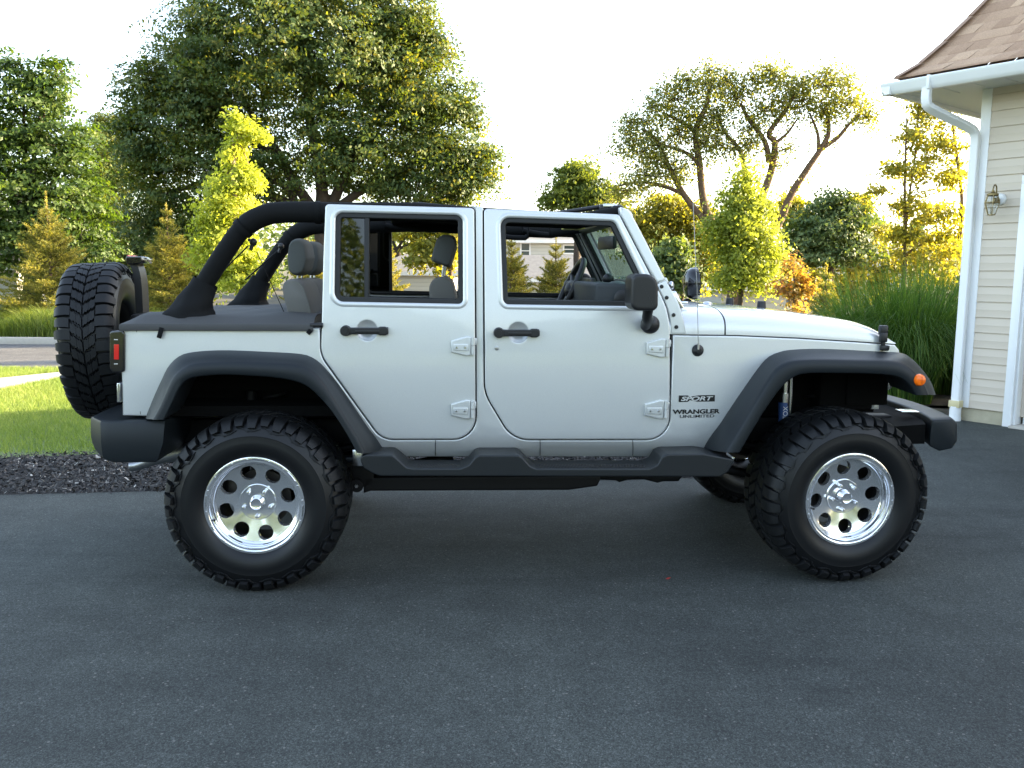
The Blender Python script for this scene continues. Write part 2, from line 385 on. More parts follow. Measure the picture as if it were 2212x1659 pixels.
# ground reaching the horizon
struct(sheet('ground', [(-400, -150), (400, -150), (400, 700), (-400, 700)], -0.06, EARTH))
m0 = G(0, 1069); m1 = G(370, 1060); l0 = G(0, 986); l1 = G(200, 979)
sl_m = (m1.y-m0.y)/(m1.x-m0.x); my = lambda x: m0.y+(x-m0.x)*sl_m
sl_l = (l1.y-l0.y)/(l1.x-l0.x); ly = lambda x: l0.y+(x-l0.x)*sl_l
sheet('driveway', [(-40, -9.2), (40, -9.2), (40, 9.0), (6.5, 9.2), (5.3, 9.9), (4.6, 10.1), (3.4, 10.3), (2.4, 9.6), (1.9, 8.4), (1.8, my(1.8)+0.3), (1.4, my(1.4)), (-12, my(-12)), (-40, my(-12))], 0.0, ASPH)
sheet('mulch_bed', [(-12, my(-12)-0.1), (1.4, my(1.4)-0.1), (1.9, my(1.8)), (2.5, 9.6), (3.6, 10.2), (9, 10.4), (9, 12.6), (2.4, 12.0), (1.5, ly(1.5)), (-12, ly(-12))], -0.010, MULCHM)
w0a, w0b = G(0, 839), G(120, 816); w1a, w1b = G(0, 815), G(120, 803)
wl = lambda a, b_, t: (a.x+(b_.x-a.x)*t, a.y+(b_.y-a.y)*t)
WALK = [wl(w0a, w0b, -2.5), wl(w0a, w0b, 1.25), wl(w1a, w1b, 1.2), wl(w1a, w1b, -2.5)]
yk = G(60, 793).y; yc = G(60, 742).y
sheet('lawn', [(-40, 4.0), (-12, ly(-12)-0.2), (1.6, ly(1.6)-0.2), (2.4, 11.9), (12, 12.4), (40, 12.5), (40, yk+0.3), (-40, yk+0.3)], -0.022, TURF)
sheet('lawn_behind', [(-60, -60), (60, -60), (60, -9.0), (-60, -9.0)], -0.012, TURF).name = 'lawn'
sheet('pavement', WALK, -0.008, CONC)
sheet('street', [(-120, yk), (60, yk), (60, yc), (-120, yc)], -0.017, ROADM)
k = MB(); k.box((-30, yc+0.09, 0.03), (180, 0.17, 0.19), 0.02); struct(k.build('kerb', CONC))
sheet('verge', [(-120, yc+0.15), (60, yc+0.15), (60, 32), (-120, 32)], 0.075, EARTH)

# grass blades: one countless mass
def blades(name, xs, ys, z0, hmin, hmax, wid, lean, m, tint=None):
    n = len(xs); h = RNG.uniform(hmin, hmax, n); a = RNG.uniform(0, 2*np.pi, n); l_ = RNG.uniform(0.1, lean, n)*h; b = RNG.uniform(0, 2*np.pi, n)
    dx, dy = np.cos(b)*wid/2, np.sin(b)*wid/2; V = np.zeros((n, 3, 3))
    V[:, 0] = np.stack([xs-dx, ys-dy, np.full(n, z0)], 1); V[:, 1] = np.stack([xs+dx, ys+dy, np.full(n, z0)], 1); V[:, 2] = np.stack([xs+np.cos(a)*l_, ys+np.sin(a)*l_, z0+h], 1)
    return fast_mesh(name, V.reshape(-1, 3), np.arange(n*3).reshape(n, 3), m, attr=RNG.random(n) if tint is None else tint)
GRASSB = leafmat('grass_blade', (0.095, 0.155, 0.030), (0.175, 0.245, 0.055), (0.31, 0.33, 0.11), 0.35, (1.6, 1.6, 0.6))
n = 220000; X = RNG.uniform(-10.5, -1.4, n); Yy = RNG.uniform(0, 1, n)**0.8*(yk-7.2)+7.2
ok = (Yy > ly(X)+RNG.normal(0, 0.03, n)) & (Yy < yk-0.02) & ~np.array([inside((x_, y_), WALK) for x_, y_ in zip(X, Yy)]) & (X < -1.6+0.0*Yy)
tt = RNG.random(n)*0.6+0.4*(0.5+0.5*np.sin(X*2.1+np.sin(Yy*1.7)*1.3)*np.cos(Yy*1.4+X))
struct(blades('lawn_grass', X[ok], Yy[ok], -0.022, 0.03, 0.075, 0.007, 0.9, GRASSB, tt[ok]), 'stuff')
# bark chips
def chips(name, xs, ys, z0, m, smin, smax):
    n = len(xs); L = RNG.uniform(smin, smax, n); W = L*RNG.uniform(0.2, 0.45, n); a = RNG.uniform(0, 2*np.pi, n); p_ = RNG.normal(0, 0.45, n); q_ = RNG.normal(0, 0.5, n)
    d = np.stack([np.cos(a)*np.cos(p_), np.sin(a)*np.cos(p_), np.sin(p_)], 1); s_ = np.stack([-np.sin(a), np.cos(a), np.sin(q_)], 1); c = np.stack([xs, ys, z0+RNG.uniform(0.005, 0.035, n)], 1)
    V = np.stack([c-d*L[:, None]/2-s_*W[:, None]/2, c+d*L[:, None]/2-s_*W[:, None]/3, c+d*L[:, None]/2+s_*W[:, None]/2, c-d*L[:, None]/2+s_*W[:, None]/3], 1)
    t = RNG.random(n)**2.0; t[RNG.random(n) < 0.02] = 1.0
    return fast_mesh(name, V.reshape(-1, 3), np.arange(n*4).reshape(n, 4), m, attr=t)
CHIPM = bpy.data.materials.new('bark_chip'); CHIPM.use_nodes = True; _t = CHIPM.node_tree; _a = _t.nodes.new('ShaderNodeAttribute'); _a.attribute_name = 'tint'
_r = ramp(_t, _a.outputs['Fac'], [(0.0, (0.016, 0.015, 0.015)), (0.6, (0.062, 0.057, 0.053)), (0.93, (0.12, 0.11, 0.10)), (1.0, (0.42, 0.40, 0.36))]); _t.links.new(_r.outputs[0], _t.nodes['Principled BSDF'].inputs['Base Color']); _t.nodes['Principled BSDF'].inputs['Roughness'].default_value = 0.85
n = 82000; X = RNG.uniform(-7.0, 1.4, n); Yy = RNG.uniform(5.6, 9.0, n); ok = (Yy > my(X)+RNG.normal(0, 0.025, n)-0.01) & (Yy < ly(X)+RNG.normal(0, 0.04, n))
struct(chips('bark_mulch', X[ok], Yy[ok], -0.01, CHIPM, 0.012, 0.045), 'stuff')
# stray grit on the drive
n = 260; X = RNG.uniform(-5, 6, n); Yy = RNG.uniform(2.3, 9, n); g_ = chips('loose_grit', X, Yy, -0.004, CHIPM, 0.004, 0.012); struct(g_, 'stuff')

# ---- garage: sided wall, hipped roof, gutter, downpipe, lantern, door casing
GK = G(2073, 907); GD = Vector((0.62, -0.785, 0)).normalized(); GN = Vector((GD.y, -GD.x, 0)) if False else Vector((-0.785, -0.62, 0)).normalized()
gar = empty('garage', (GK.x, GK.y, 0), math.atan2(GD.y, GD.x), 'beige sided garage with brown shingle hip roof at the right edge', 'garage')
# local frame: x along the wall towards the camera, -y outwards (facing the drive), y into the building
def GLw(p):
    d = Vector((p.x-GK.x, p.y-GK.y, p.z)); return (d.dot(GD), -d.dot(GN), d.z)
def gat(u, v, yo=0.0):
    "traced point on the wall plane, yo metres out of it -> garage frame"
    d = ray(u, v); n_ = GN; P0 = GK+GN*yo; t = (P0-CAMP).dot(n_)/d.dot(n_); return GLw(CAMP+d*t)
SIDING = mat('vinyl_siding', (0.57, 0.49, 0.395), 0.55, var=(2, 0.05), bump=(40, 0.05, 0.003)); WHITEP = mat('white_trim', (0.80, 0.80, 0.79), 0.4, var=(3, 0.05)); STONE = mat('foundation_block', (0.38, 0.34, 0.24), 0.9, var=(12, 0.2), bump=(60, 0.5, 0.01))
SOFF = mat('soffit', (0.66, 0.66, 0.64), 0.55)
fz = gat(2073, 878)[2]; xd = gat(2168, 905)[0]; ez = gat(2112, 205)[2]+0.06; 
def gp(mb, name, m, parent=gar, angle=38): return mb.build(name, m, parent, angle)
LEN, DEP = 13.0, 8.0
b = MB()
b.box((LEN/2+2.0, DEP/2+0.04, ez/2+0.05), (LEN-4.0, DEP, ez-0.1)); b.box((xd/2+0.01+1.3, DEP/2+0.06, ez/2+0.05), (2.6+xd, DEP-0.1, ez-0.1)); gp(b, 'wall_core', SIDING)
def laps(mb, x0, x1, z0, z1, h=0.162):
    z = z0
    while z < z1-0.01:
        t_ = min(z+h, z1); mid = z+h*0.5
        pr = [(-0.020, z), (-0.022, z+0.004), (-0.0155, min(mid-0.006, t_)), (-0.0170, min(mid, t_)), (-0.0165, min(mid+0.002, t_)), (-0.008, t_)]
        mb.loft([[(x0, y, zz) for y, zz in pr], [(x1, y, zz) for y, zz in pr]], False)
        mb.add([(x0, -0.020, z), (x1, -0.020, z), (x1, -0.004, z), (x0, -0.004, z)], [(0, 1, 2, 3)]); z += h
sd_ = MB(); laps(sd_, 0.09, xd, fz, ez); gp(sd_, 'siding', SIDING, angle=20)
f = MB(); f.box((xd/2, 0.03, fz/2-0.1), (xd+0.0, 0.06, fz+0.2), 0.004); gp(f, 'foundation', STONE)
c = MB(); c.box((0.045, -0.006, (fz+ez)/2), (0.09, 0.035, ez-fz), 0.003); c.box((-0.002, 0.045, (fz+ez)/2), (0.035, 0.09, ez-fz), 0.003); gp(c, 'corner_board', WHITEP)
dc = MB(); dz = gat(2210, 397, 0.03)[2]; dw = 0.085
dc.box((xd+dw/2, -0.012, dz/2), (dw, 0.05, dz), 0.004); dc.box((xd+dw+1.3, -0.012, dz+dw/2), (2.6+2*dw, 0.05, dw), 0.004); dc.box((xd+dw+0.012, 0.08, dz/2-0.0), (0.025, 0.16, dz-0.01), 0.002); gp(dc, 'door_casing', WHITEP)
sd2 = MB(); laps(sd2, xd+0.001, LEN-0.05, fz+0.162*math.ceil((dz+dw-fz)/0.162), ez); gp(sd2, 'siding', SIDING, angle=20)
gd = MB()
for k_ in range(5): gd.box((xd+dw+1.35, 0.145, dz*(k_+0.5)/5), (2.6, 0.04, dz/5-0.006), 0.006)
gp(gd, 'garage_door', WHITEP)
sill = MB(); sill.box((xd+dw+1.3, 0.05, 0.008), (2.6, 0.30, 0.03), 0.004); gp(sill, 'door_sill', CONC)
# roof: eaves overhang 0.55 m, bell-cast hip
OV = 0.63
def roofp(d):   # height above the eave at distance d in from the eave edge
    return 0.75*d+0.80*max(0, d-0.1)**1.3 if d < 1.2 else 0.9+0.80*1.1**1.3+(d-1.2)*1.5
ze = ez+0.115
def ringrect(d): return [(-OV+d, -OV+d), (LEN+OV-d, -OV+d), (LEN+OV-d, DEP+OV-d), (-OV+d, DEP+OV-d)]
SH = bpy.data.materials.new('roof_shingle'); SH.use_nodes = True; _t = SH.node_tree; _a = _t.nodes.new('ShaderNodeAttribute'); _a.attribute_name = 'tint'
_r = ramp(_t, _a.outputs['Fac'], [(0.0, (0.32, 0.20, 0.135)), (0.35, (0.43, 0.28, 0.19)), (0.7, (0.54, 0.365, 0.25)), (1.0, (0.66, 0.47, 0.32))]); _p = _t.nodes['Principled BSDF']; _tc = _t.nodes.new('ShaderNodeTexCoord'); _n = _t.nodes.new('ShaderNodeTexNoise'); _n.inputs['Scale'].default_value = 160; _t.links.new(_tc.outputs['Object'], _n.inputs['Vector'])
_x = _t.nodes.new('ShaderNodeMix'); _x.data_type = 'RGBA'; _x.blend_type = 'MULTIPLY'; _x.inputs['Factor'].default_value = 1.0; _t.links.new(_r.outputs[0], _x.inputs['A']); _rr = ramp(_t, _n.outputs['Fac'], [(0.3, (0.72, 0.72, 0.72)), (0.7, (1.2, 1.2, 1.2))]); _t.links.new(_rr.outputs[0], _x.inputs['B']); _t.links.new(_x.outputs['Result'], _p.inputs['Base Color']); _p.inputs['Roughness'].default_value = 0.95
V = []; F = []; T = []
d = 0.0; row = 0
rnd = random.Random(3)
while d < 3.2:
    sl_r = (roofp(d+0.05)-roofp(d))/0.05; d2 = d+0.125/math.sqrt(1+sl_r*sl_r)
    R1 = ringrect(d); R2_ = ringrect(d2+0.02); z1 = ze+roofp(d); z2 = ze+roofp(d2+0.02)
    for sI in range(4):
        a, b_ = Vector(R1[sI]), Vector(R1[(sI+1) % 4]); a2, b2 = Vector(R2_[sI]), Vector(R2_[(sI+1) % 4]); L = (b_-a).length
        if sI in (1, 2): n_ = 1; cuts = [0, L]
        else:
            cuts = [0]; x = rnd.uniform(0.05, 0.3)
            while x < L: cuts.append(x); x += rnd.choice((0.09, 0.12, 0.16, 0.2, 0.26))
            cuts.append(L)
        for c0, c1 in zip(cuts, cuts[1:]):
            t0, t1 = c0/L, c1/L; th = 0.012 if rnd.random() < 0.5 else 0.005; q = len(V)
            p0, p1, p2, p3 = a.lerp(b_, t0), a.lerp(b_, t1), a2.lerp(b2, t1), a2.lerp(b2, t0)
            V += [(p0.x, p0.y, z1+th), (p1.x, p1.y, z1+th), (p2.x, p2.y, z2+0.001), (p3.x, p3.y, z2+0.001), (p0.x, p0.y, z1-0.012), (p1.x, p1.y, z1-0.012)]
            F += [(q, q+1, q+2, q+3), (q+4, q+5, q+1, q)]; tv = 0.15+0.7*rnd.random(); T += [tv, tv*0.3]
    d = d2; row += 1
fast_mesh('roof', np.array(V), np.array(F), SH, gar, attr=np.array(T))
rc = MB(); R1 = ringrect(3.15); rc.add([(p[0], p[1], ze+roofp(3.15)) for p in R1], [(0, 1, 2, 3)]); gp(rc, 'roof_crown', SH)
hc_ = MB()   # hip caps
for (cx_, cy2, sx2, sy2) in ((0, 0, 1, 1),):
    dd = 0.0
    while dd < 3.0:
        p0 = Vector((-OV+dd, -OV+dd, ze+roofp(dd)+0.02)); d3 = dd+0.16; p1 = Vector((-OV+d3, -OV+d3, ze+roofp(d3)+0.012)); sd = Vector((1, -1, 0)).normalized()*0.11
        hc_.add([p0-sd-Vector((0, 0, 0.03)), p0, p0+sd-Vector((0, 0, 0.03)), p1+sd-Vector((0, 0, 0.03)), p1, p1-sd-Vector((0, 0, 0.03))], [(0, 1, 4, 5), (1, 2, 3, 4)]); dd = d3
gp(hc_, 'hip_cap', SH)
sf = MB(); sf.add([(-OV, -OV, ez-0.02), (LEN+OV, -OV, ez-0.02), (LEN+OV, DEP+OV, ez-0.02), (-OV, DEP+OV, ez-0.02)], [(0, 1, 2, 3)])
for i in range(40): sf.box((-OV+0.1+i*0.30, -OV/2-0.02, ez-0.022), (0.012, OV-0.06, 0.006))
gp(sf, 'soffit', SOFF)
gu = MB()
pr = [(0.0, 0.115), (-0.012, 0.12), (-0.10, 0.118), (-0.108, 0.110), (-0.104, 0.085), (-0.085, 0.06), (-0.080, 0.035), (-0.062, 0.012), (-0.05, 0.0), (0.0, 0.0)]
x_end = LEN+OV; gu.loft([[(-OV-0.10 if True else 0, -OV+y, ez-0.06+z) for y, z in pr], [(x_end, -OV+y, ez-0.06+z) for y, z in pr]], True, True); gu.loft([[(-OV+y, -OV-0.10, ez-0.06+z) for y, z in pr], [(-OV+y, DEP, ez-0.06+z) for y, z in pr]], True, True)
gu.box((0.40-OV, -OV-0.058, ez-0.0), (0.03, 0.105, 0.135), 0.003); gp(gu, 'gutter', WHITEP)
ds_ = MB(); 
dsp = [(x_, y_, z_) for x_, y_, z_ in ((-0.26, -OV-0.05, ez-0.05), (-0.26, -OV-0.05, ez-0.17), (-0.235, -OV+0.02, ez-0.25), (-0.06, -0.20, ez-0.40), (-0.02, -0.10, ez-0.47), (-0.02, -0.075, ez-0.58), (-0.02, -0.075, fz+0.06))]
PP = spline(dsp[:6], 4)+[Vector(dsp[6])]
rings = []
for i, p in enumerate(PP):
    t_ = (PP[min(i+1, len(PP)-1)]-PP[max(i-1, 0)]).normalized(); side = t_.cross(Vector((0, 1, 0.3))).normalized() if abs(t_.z) > 0.2 else t_.cross(Vector((0, 0, 1))).normalized()
    if side.x < 0: side = -side
    o_ = t_.cross(side).normalized()
    rings.append([p+side*a*0.042+o_*b__*0.034 for a, b__ in ((-1, -0.8), (-0.8, -1), (0.8, -1), (1, -0.8), (1, 0.8), (0.8, 1), (-0.8, 1), (-1, 0.8))])
ds_.loft(rings, True, True); gp(ds_, 'downpipe', WHITEP)
ad = MB(); ad.box((-0.02, -0.075, fz+0.035), (0.115, 0.10, 0.075), 0.006); gp(ad, 'pipe_adapter', mat('yellowed_plastic', (0.62, 0.53, 0.30), 0.5)); ad = MB(); ad.lathe([(0.062, -0.02), (0.062, 0.04), (0.058, 0.04), (0.058, fz+0.01)], (-0.02, -0.075, 0), 'z', 20); gp(ad, 'drain_pipe', WHITEP)
# lantern
BRASS = mat('aged_brass', (0.24, 0.185, 0.09), 0.45, metal=0.9)
lx, _, lz = gat(2163, 431, 0.0); lan = empty('wall_lantern', (0, 0, 0), 0, 'small brass and glass carriage lantern mounted on the beige siding', 'wall lamp'); lan.location = GK+GD*lx+GN*0.02+Vector((0, 0, lz)); lan.rotation_euler = gar.rotation_euler
q = MB(); q.lathe([(0.0, -0.030), (0.05, -0.028), (0.062, -0.012), (0.062, 0.0)], (0, 0, 0), 'y', 8); gp(q, 'backplate', WHITEP, lan)
q = MB(); q.tube(spline([(0, -0.02, 0.0), (0, -0.07, 0.01), (0, -0.10, 0.06), (0, -0.115, 0.12), (0, -0.155, 0.135), (0, -0.185, 0.10), (0, -0.185, 0.075)], 5), 0.007, 8); q.lathe([(0.0, 0.085), (0.012, 0.08), (0.012, 0.065), (0.03, 0.055), (0.055, 0.045), (0.055, 0.03), (0.045, 0.02)], (0, -0.185, 0), 'z', 12); q.lathe([(0.068, -0.035), (0.072, -0.045), (0.064, -0.05)], (0, -0.185, 0), 'z', 6)
q.box((0, -0.10, -0.015), (0.03, 0.12, 0.05), 0.008)
for k_ in range(6):
    a = 2*math.pi*k_/6; q.tube([(0.05*math.cos(a), -0.185+0.05*math.sin(a), 0.035), (0.072*math.cos(a), -0.185+0.072*math.sin(a), -0.045), (0.035*math.cos(a), -0.185+0.035*math.sin(a), -0.165)], 0.004, 5)
q.lathe([(0.0, -0.175), (0.036, -0.170), (0.036, -0.16)], (0, -0.185, 0), 'z', 6); gp(q, 'frame', BRASS, lan)
q = MB(); q.lathe([(0.047, 0.03), (0.068, -0.045), (0.032, -0.162)], (0, -0.185, 0), 'z', 6); gp(q, 'glass', CLEARG, lan)

# ---- houses beyond the street
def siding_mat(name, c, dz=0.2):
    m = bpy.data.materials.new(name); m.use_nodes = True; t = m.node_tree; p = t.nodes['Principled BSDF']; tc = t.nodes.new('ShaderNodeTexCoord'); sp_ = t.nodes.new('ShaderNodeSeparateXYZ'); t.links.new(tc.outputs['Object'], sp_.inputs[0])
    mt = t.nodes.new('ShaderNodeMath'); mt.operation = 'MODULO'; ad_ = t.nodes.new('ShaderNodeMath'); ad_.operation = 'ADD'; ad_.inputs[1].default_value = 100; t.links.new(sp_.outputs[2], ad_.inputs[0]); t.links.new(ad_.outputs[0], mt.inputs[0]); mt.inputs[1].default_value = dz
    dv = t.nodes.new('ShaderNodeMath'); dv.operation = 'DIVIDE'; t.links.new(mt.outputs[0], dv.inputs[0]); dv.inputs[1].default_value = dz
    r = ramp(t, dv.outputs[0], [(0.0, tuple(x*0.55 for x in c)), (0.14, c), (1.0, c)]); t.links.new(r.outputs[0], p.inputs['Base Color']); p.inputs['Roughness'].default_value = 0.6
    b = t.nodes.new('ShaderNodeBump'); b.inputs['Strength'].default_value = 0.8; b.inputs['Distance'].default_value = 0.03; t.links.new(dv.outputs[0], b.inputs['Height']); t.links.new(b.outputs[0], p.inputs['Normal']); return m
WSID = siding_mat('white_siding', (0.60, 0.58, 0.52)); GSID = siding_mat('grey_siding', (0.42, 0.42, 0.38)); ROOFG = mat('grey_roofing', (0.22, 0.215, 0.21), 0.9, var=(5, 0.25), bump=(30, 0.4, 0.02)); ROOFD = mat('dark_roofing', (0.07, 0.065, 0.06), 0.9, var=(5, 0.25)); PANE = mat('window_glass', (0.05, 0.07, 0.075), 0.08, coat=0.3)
def house(name, label, u0, u1, vt, Y, dep, wallz, roofh, wins, msid, mroof, zbase=-1.0, hip=False, rz=0.0, ov=0.4):
    a = at(u0, vt, Y); b_ = at(u1, vt, Y); wd = b_.x-a.x; ztop = a.z
    h = empty(name, (a.x, Y, 0), rz, label, 'house')
    w_ = MB(); w_.box((wd/2, dep/2, (ztop+zbase)/2), (wd, dep, ztop-zbase)); gp(w_, 'wall', msid, h)
    r = MB()
    e = [(-ov, -ov), (wd+ov, -ov), (wd+ov, dep+ov), (-ov, dep+ov)]
    if hip: rd_ = [(min(wd, dep)/2, dep/2), (wd-min(wd, dep)/2, dep/2)]
    else: rd_ = [(-ov, dep/2), (wd+ov, dep/2)]
    vs = [(x, y, ztop+0.03) for x, y in e]+[(x, y, ztop+roofh) for x, y in rd_]+[(x, y, ztop-0.14) for x, y in e]
    r.add(vs, [(0, 1, 5, 4), (1, 2, 5), (2, 3, 4, 5), (3, 0, 4), (6, 9, 8, 7)]); gp(r, 'roof', mroof, h, 10)
    fs_ = MB(); 
    fs_.box((wd/2, -ov-0.012, ztop-0.05), (wd+2*ov, 0.03, 0.2)); fs_.box((wd+ov+0.012, dep/2, ztop-0.05), (0.03, dep+2*ov, 0.2)); fs_.box((-ov-0.012, dep/2, ztop-0.05), (0.03, dep+2*ov, 0.2)); gp(fs_, 'fascia', WHITEP, h)
    for (x0, z0, ww, hh_) in wins:
        f_ = MB(); t_ = 0.09
        for bx in ((x0-ww/2-t_/2, z0, t_, hh_+2*t_), (x0+ww/2+t_/2, z0, t_, hh_+2*t_), (x0, z0+hh_/2+t_/2, ww, t_), (x0, z0-hh_/2-t_/2, ww, t_), (x0, z0, ww, 0.05)): f_.box((bx[0], -0.03, bx[1]), (bx[2], 0.07, bx[3]))
        fo = gp(f_, 'window', WHITEP, h); g_ = MB(); g_.box((x0, -0.004, z0), (ww, 0.02, hh_)); gp(g_, 'pane', PANE, fo)
    return h, wd, ztop
def wloc(u, v, u0, Y): p = at(u, v, Y); q = at(u0, v, Y); return p.x-q.x, p.z
HY = 52.0; U0 = 1066
wz = [wloc(*Z3([(422, 525)])[0], U0, HY), wloc(*Z3([(808, 512)])[0], U0, HY)]
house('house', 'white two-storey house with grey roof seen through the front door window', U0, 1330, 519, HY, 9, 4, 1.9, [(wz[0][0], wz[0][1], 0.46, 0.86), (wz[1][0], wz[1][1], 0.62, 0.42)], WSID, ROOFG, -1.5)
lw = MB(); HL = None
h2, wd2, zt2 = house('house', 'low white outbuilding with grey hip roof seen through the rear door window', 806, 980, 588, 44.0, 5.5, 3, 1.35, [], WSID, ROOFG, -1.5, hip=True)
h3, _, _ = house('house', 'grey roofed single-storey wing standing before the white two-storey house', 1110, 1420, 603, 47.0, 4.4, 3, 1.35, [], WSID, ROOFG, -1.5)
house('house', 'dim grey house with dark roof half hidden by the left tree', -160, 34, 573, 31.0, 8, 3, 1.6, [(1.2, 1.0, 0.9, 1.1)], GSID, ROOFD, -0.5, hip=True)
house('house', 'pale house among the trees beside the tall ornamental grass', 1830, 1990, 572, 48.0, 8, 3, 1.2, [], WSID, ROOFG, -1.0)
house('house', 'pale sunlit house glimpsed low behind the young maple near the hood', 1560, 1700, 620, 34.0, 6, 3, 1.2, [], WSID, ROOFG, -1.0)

# the tree line behind the photographer, seen in the paint and the polished wheels
def wood(name, n, x0, x1, y0, y1, h, m, seed):
    rg = np.random.default_rng(seed); X = rg.uniform(x0, x1, n); Y_ = rg.uniform(y0, y1, n); top = h*(0.75+0.25*np.sin(X*0.45+seed)+0.12*np.sin(X*1.3))+7.0*np.exp(-((X+6)/4.0)**2); Z_ = rg.random(n)**0.8*top
    C = np.stack([X, Y_, Z_], 1); Nn = rg.normal(size=(n, 3))+np.array([0, 0, 0.6]); Nn /= np.linalg.norm(Nn, axis=1, keepdims=True); D = np.cross(Nn, rg.normal(size=(n, 3))); D /= np.linalg.norm(D, axis=1, keepdims=True); S = np.cross(Nn, D); L = rg.uniform(0.25, 0.55, n)[:, None]
    V = np.stack([C-D*L/2, C+S*L*0.3, C+D*L/2, C-S*L*0.3], 1).reshape(-1, 3); return struct(fast_mesh(name, V, np.arange(4*n).reshape(n, 4), m, attr=np.clip(rg.normal(0.5, 0.25, n), 0, 1)), 'stuff')

fl = MB(); p_ = G(1443, 1252); fl.add([(-0.014, 0, 0.004), (0.0, 0.009, 0.008), (0.016, 0.001, 0.012), (0.0, -0.009, 0.005)], [(0, 1, 2, 3)]); tag(fl.build('fallen_leaf', mat('red_leaf', (0.35, 0.03, 0.025), 0.6), loc=(p_.x, p_.y, 0.0)), 'tiny red leaf lying alone on the asphalt before the car', 'leaf')
# ================================================================== THE CAR
def paint():
    m = bpy.data.materials.new('silver_paint'); m.use_nodes = True; t = m.node_tree; p = t.nodes['Principled BSDF']
    tc = t.nodes.new('ShaderNodeTexCoord'); n = t.nodes.new('ShaderNodeTexNoise'); n.inputs['Scale'].default_value = 900; n.inputs['Detail'].default_value = 1
    t.links.new(tc.outputs['Object'], n.inputs['Vector'])
    r = ramp(t, n.outputs['Fac'], [(0.3, (0.515, 0.530, 0.528)), (0.7, (0.622, 0.640, 0.638))]); t.links.new(r.outputs[0], p.inputs['Base Color'])
    p.inputs['Metallic'].default_value = 0.5; p.inputs['Roughness'].default_value = 0.40; p.inputs['Coat Weight'].default_value = 1.0; p.inputs['Coat Roughness'].default_value = 0.04
    w_ = t.nodes.new('ShaderNodeTexNoise'); w_.inputs['Scale'].default_value = 2.2; w_.inputs['Detail'].default_value = 1; t.links.new(tc.outputs['Object'], w_.inputs['Vector'])
    b = t.nodes.new('ShaderNodeBump'); b.inputs['Strength'].default_value = 0.06; b.inputs['Distance'].default_value = 0.05
    t.links.new(w_.outputs['Fac'], b.inputs['Height']); t.links.new(b.outputs[0], p.inputs['Normal']); t.links.new(b.outputs[0], p.inputs['Coat Normal'])
    return m
PAINT = paint()
FLARE = mat('grey_plastic', (0.0090, 0.0122, 0.0150), 0.46, spec=0.32, bump=(700, 0.10, 0.002), var=(3, 0.12))
STEPM = mat('step_plastic', (0.0075, 0.0095, 0.0115), 0.42, bump=(700, 0.10, 0.002), var=(3, 0.12))
BLACKP = mat('black_plastic', (0.012, 0.012, 0.013), 0.42, bump=(500, 0.06, 0.002))
BLACKM = mat('black_metal', (0.0035, 0.0035, 0.004), 0.6, spec=0.3)
GLOSSB = mat('gloss_black', (0.006, 0.006, 0.007), 0.12, coat=0.5)
SEAL = mat('rubber_seal', (0.010, 0.011, 0.012), 0.55)
RUBBER = mat('tyre_rubber', (0.0055, 0.0062, 0.0070), 0.55, spec=0.35, bump=(260, 0.18, 0.003), var=(9, 0.35))
RUBBERS = mat('tyre_sidewall', (0.0042, 0.0047, 0.0056), 0.42, spec=0.4, bump=(120, 0.05, 0.003), var=(5, 0.25))
CHROME = mat('polished_alloy', (0.84, 0.85, 0.87), 0.12, metal=0.9)
ALLOY = mat('machined_alloy', (0.62, 0.63, 0.65), 0.22, metal=1.0)
BRAKE = mat('brake_iron', (0.06, 0.055, 0.05), 0.5, metal=0.8)
STEEL = mat('steel', (0.42, 0.42, 0.43), 0.35, metal=1.0)
DARKIN = mat('underbody', (0.0022, 0.0022, 0.0022), 0.9, spec=0.15)
TONF = mat('tonneau_vinyl', (0.046, 0.047, 0.047), 0.75, bump=(300, 0.2, 0.002), var=(4, 0.15))
FABRIC = mat('black_canvas', (0.0036, 0.0042, 0.0047), 0.8, spec=0.22, bump=(380, 0.25, 0.002), var=(6, 0.2))
SEATF = mat('seat_cloth', (0.125, 0.122, 0.112), 0.9, bump=(420, 0.3, 0.002), var=(8, 0.12))
SEATD = mat('seat_side_cloth', (0.080, 0.086, 0.083), 0.9, bump=(420, 0.3, 0.002))
DASHP = mat('dash_plastic', (0.030, 0.036, 0.040), 0.6, bump=(300, 0.1, 0.002))
REDL = mat('red_lens', (0.55, 0.008, 0.010), 0.15, coat=0.6)
SMOKE = mat('smoked_lens', (0.004, 0.004, 0.0045), 0.22, coat=0.8)
AMBER = mat('amber_lens', (0.90, 0.16, 0.004), 0.25, coat=0.3)
WHITEL = mat('white_lens', (0.7, 0.7, 0.7), 0.2)
DECALB = mat('black_decal', (0.008, 0.008, 0.009), 0.35)
BLUED = mat('blue_label', (0.03, 0.07, 0.20), 0.4)

CAR = empty('parked_car', CARO, YAW, 'silver lifted four-door off-road car with its top off and large mud tyres', 'car')
def part(mb, name, m, parent=CAR, angle=38, label=None):
    o = mb.build(name, m, parent, angle)
    if label: o['label'] = label
    return o
def Jl(pts, yo=0.0, pf=False): return [J(p, yo, pf) for p in pts]
R2 = lambda p: [(q[0], q[1]) for q in p]

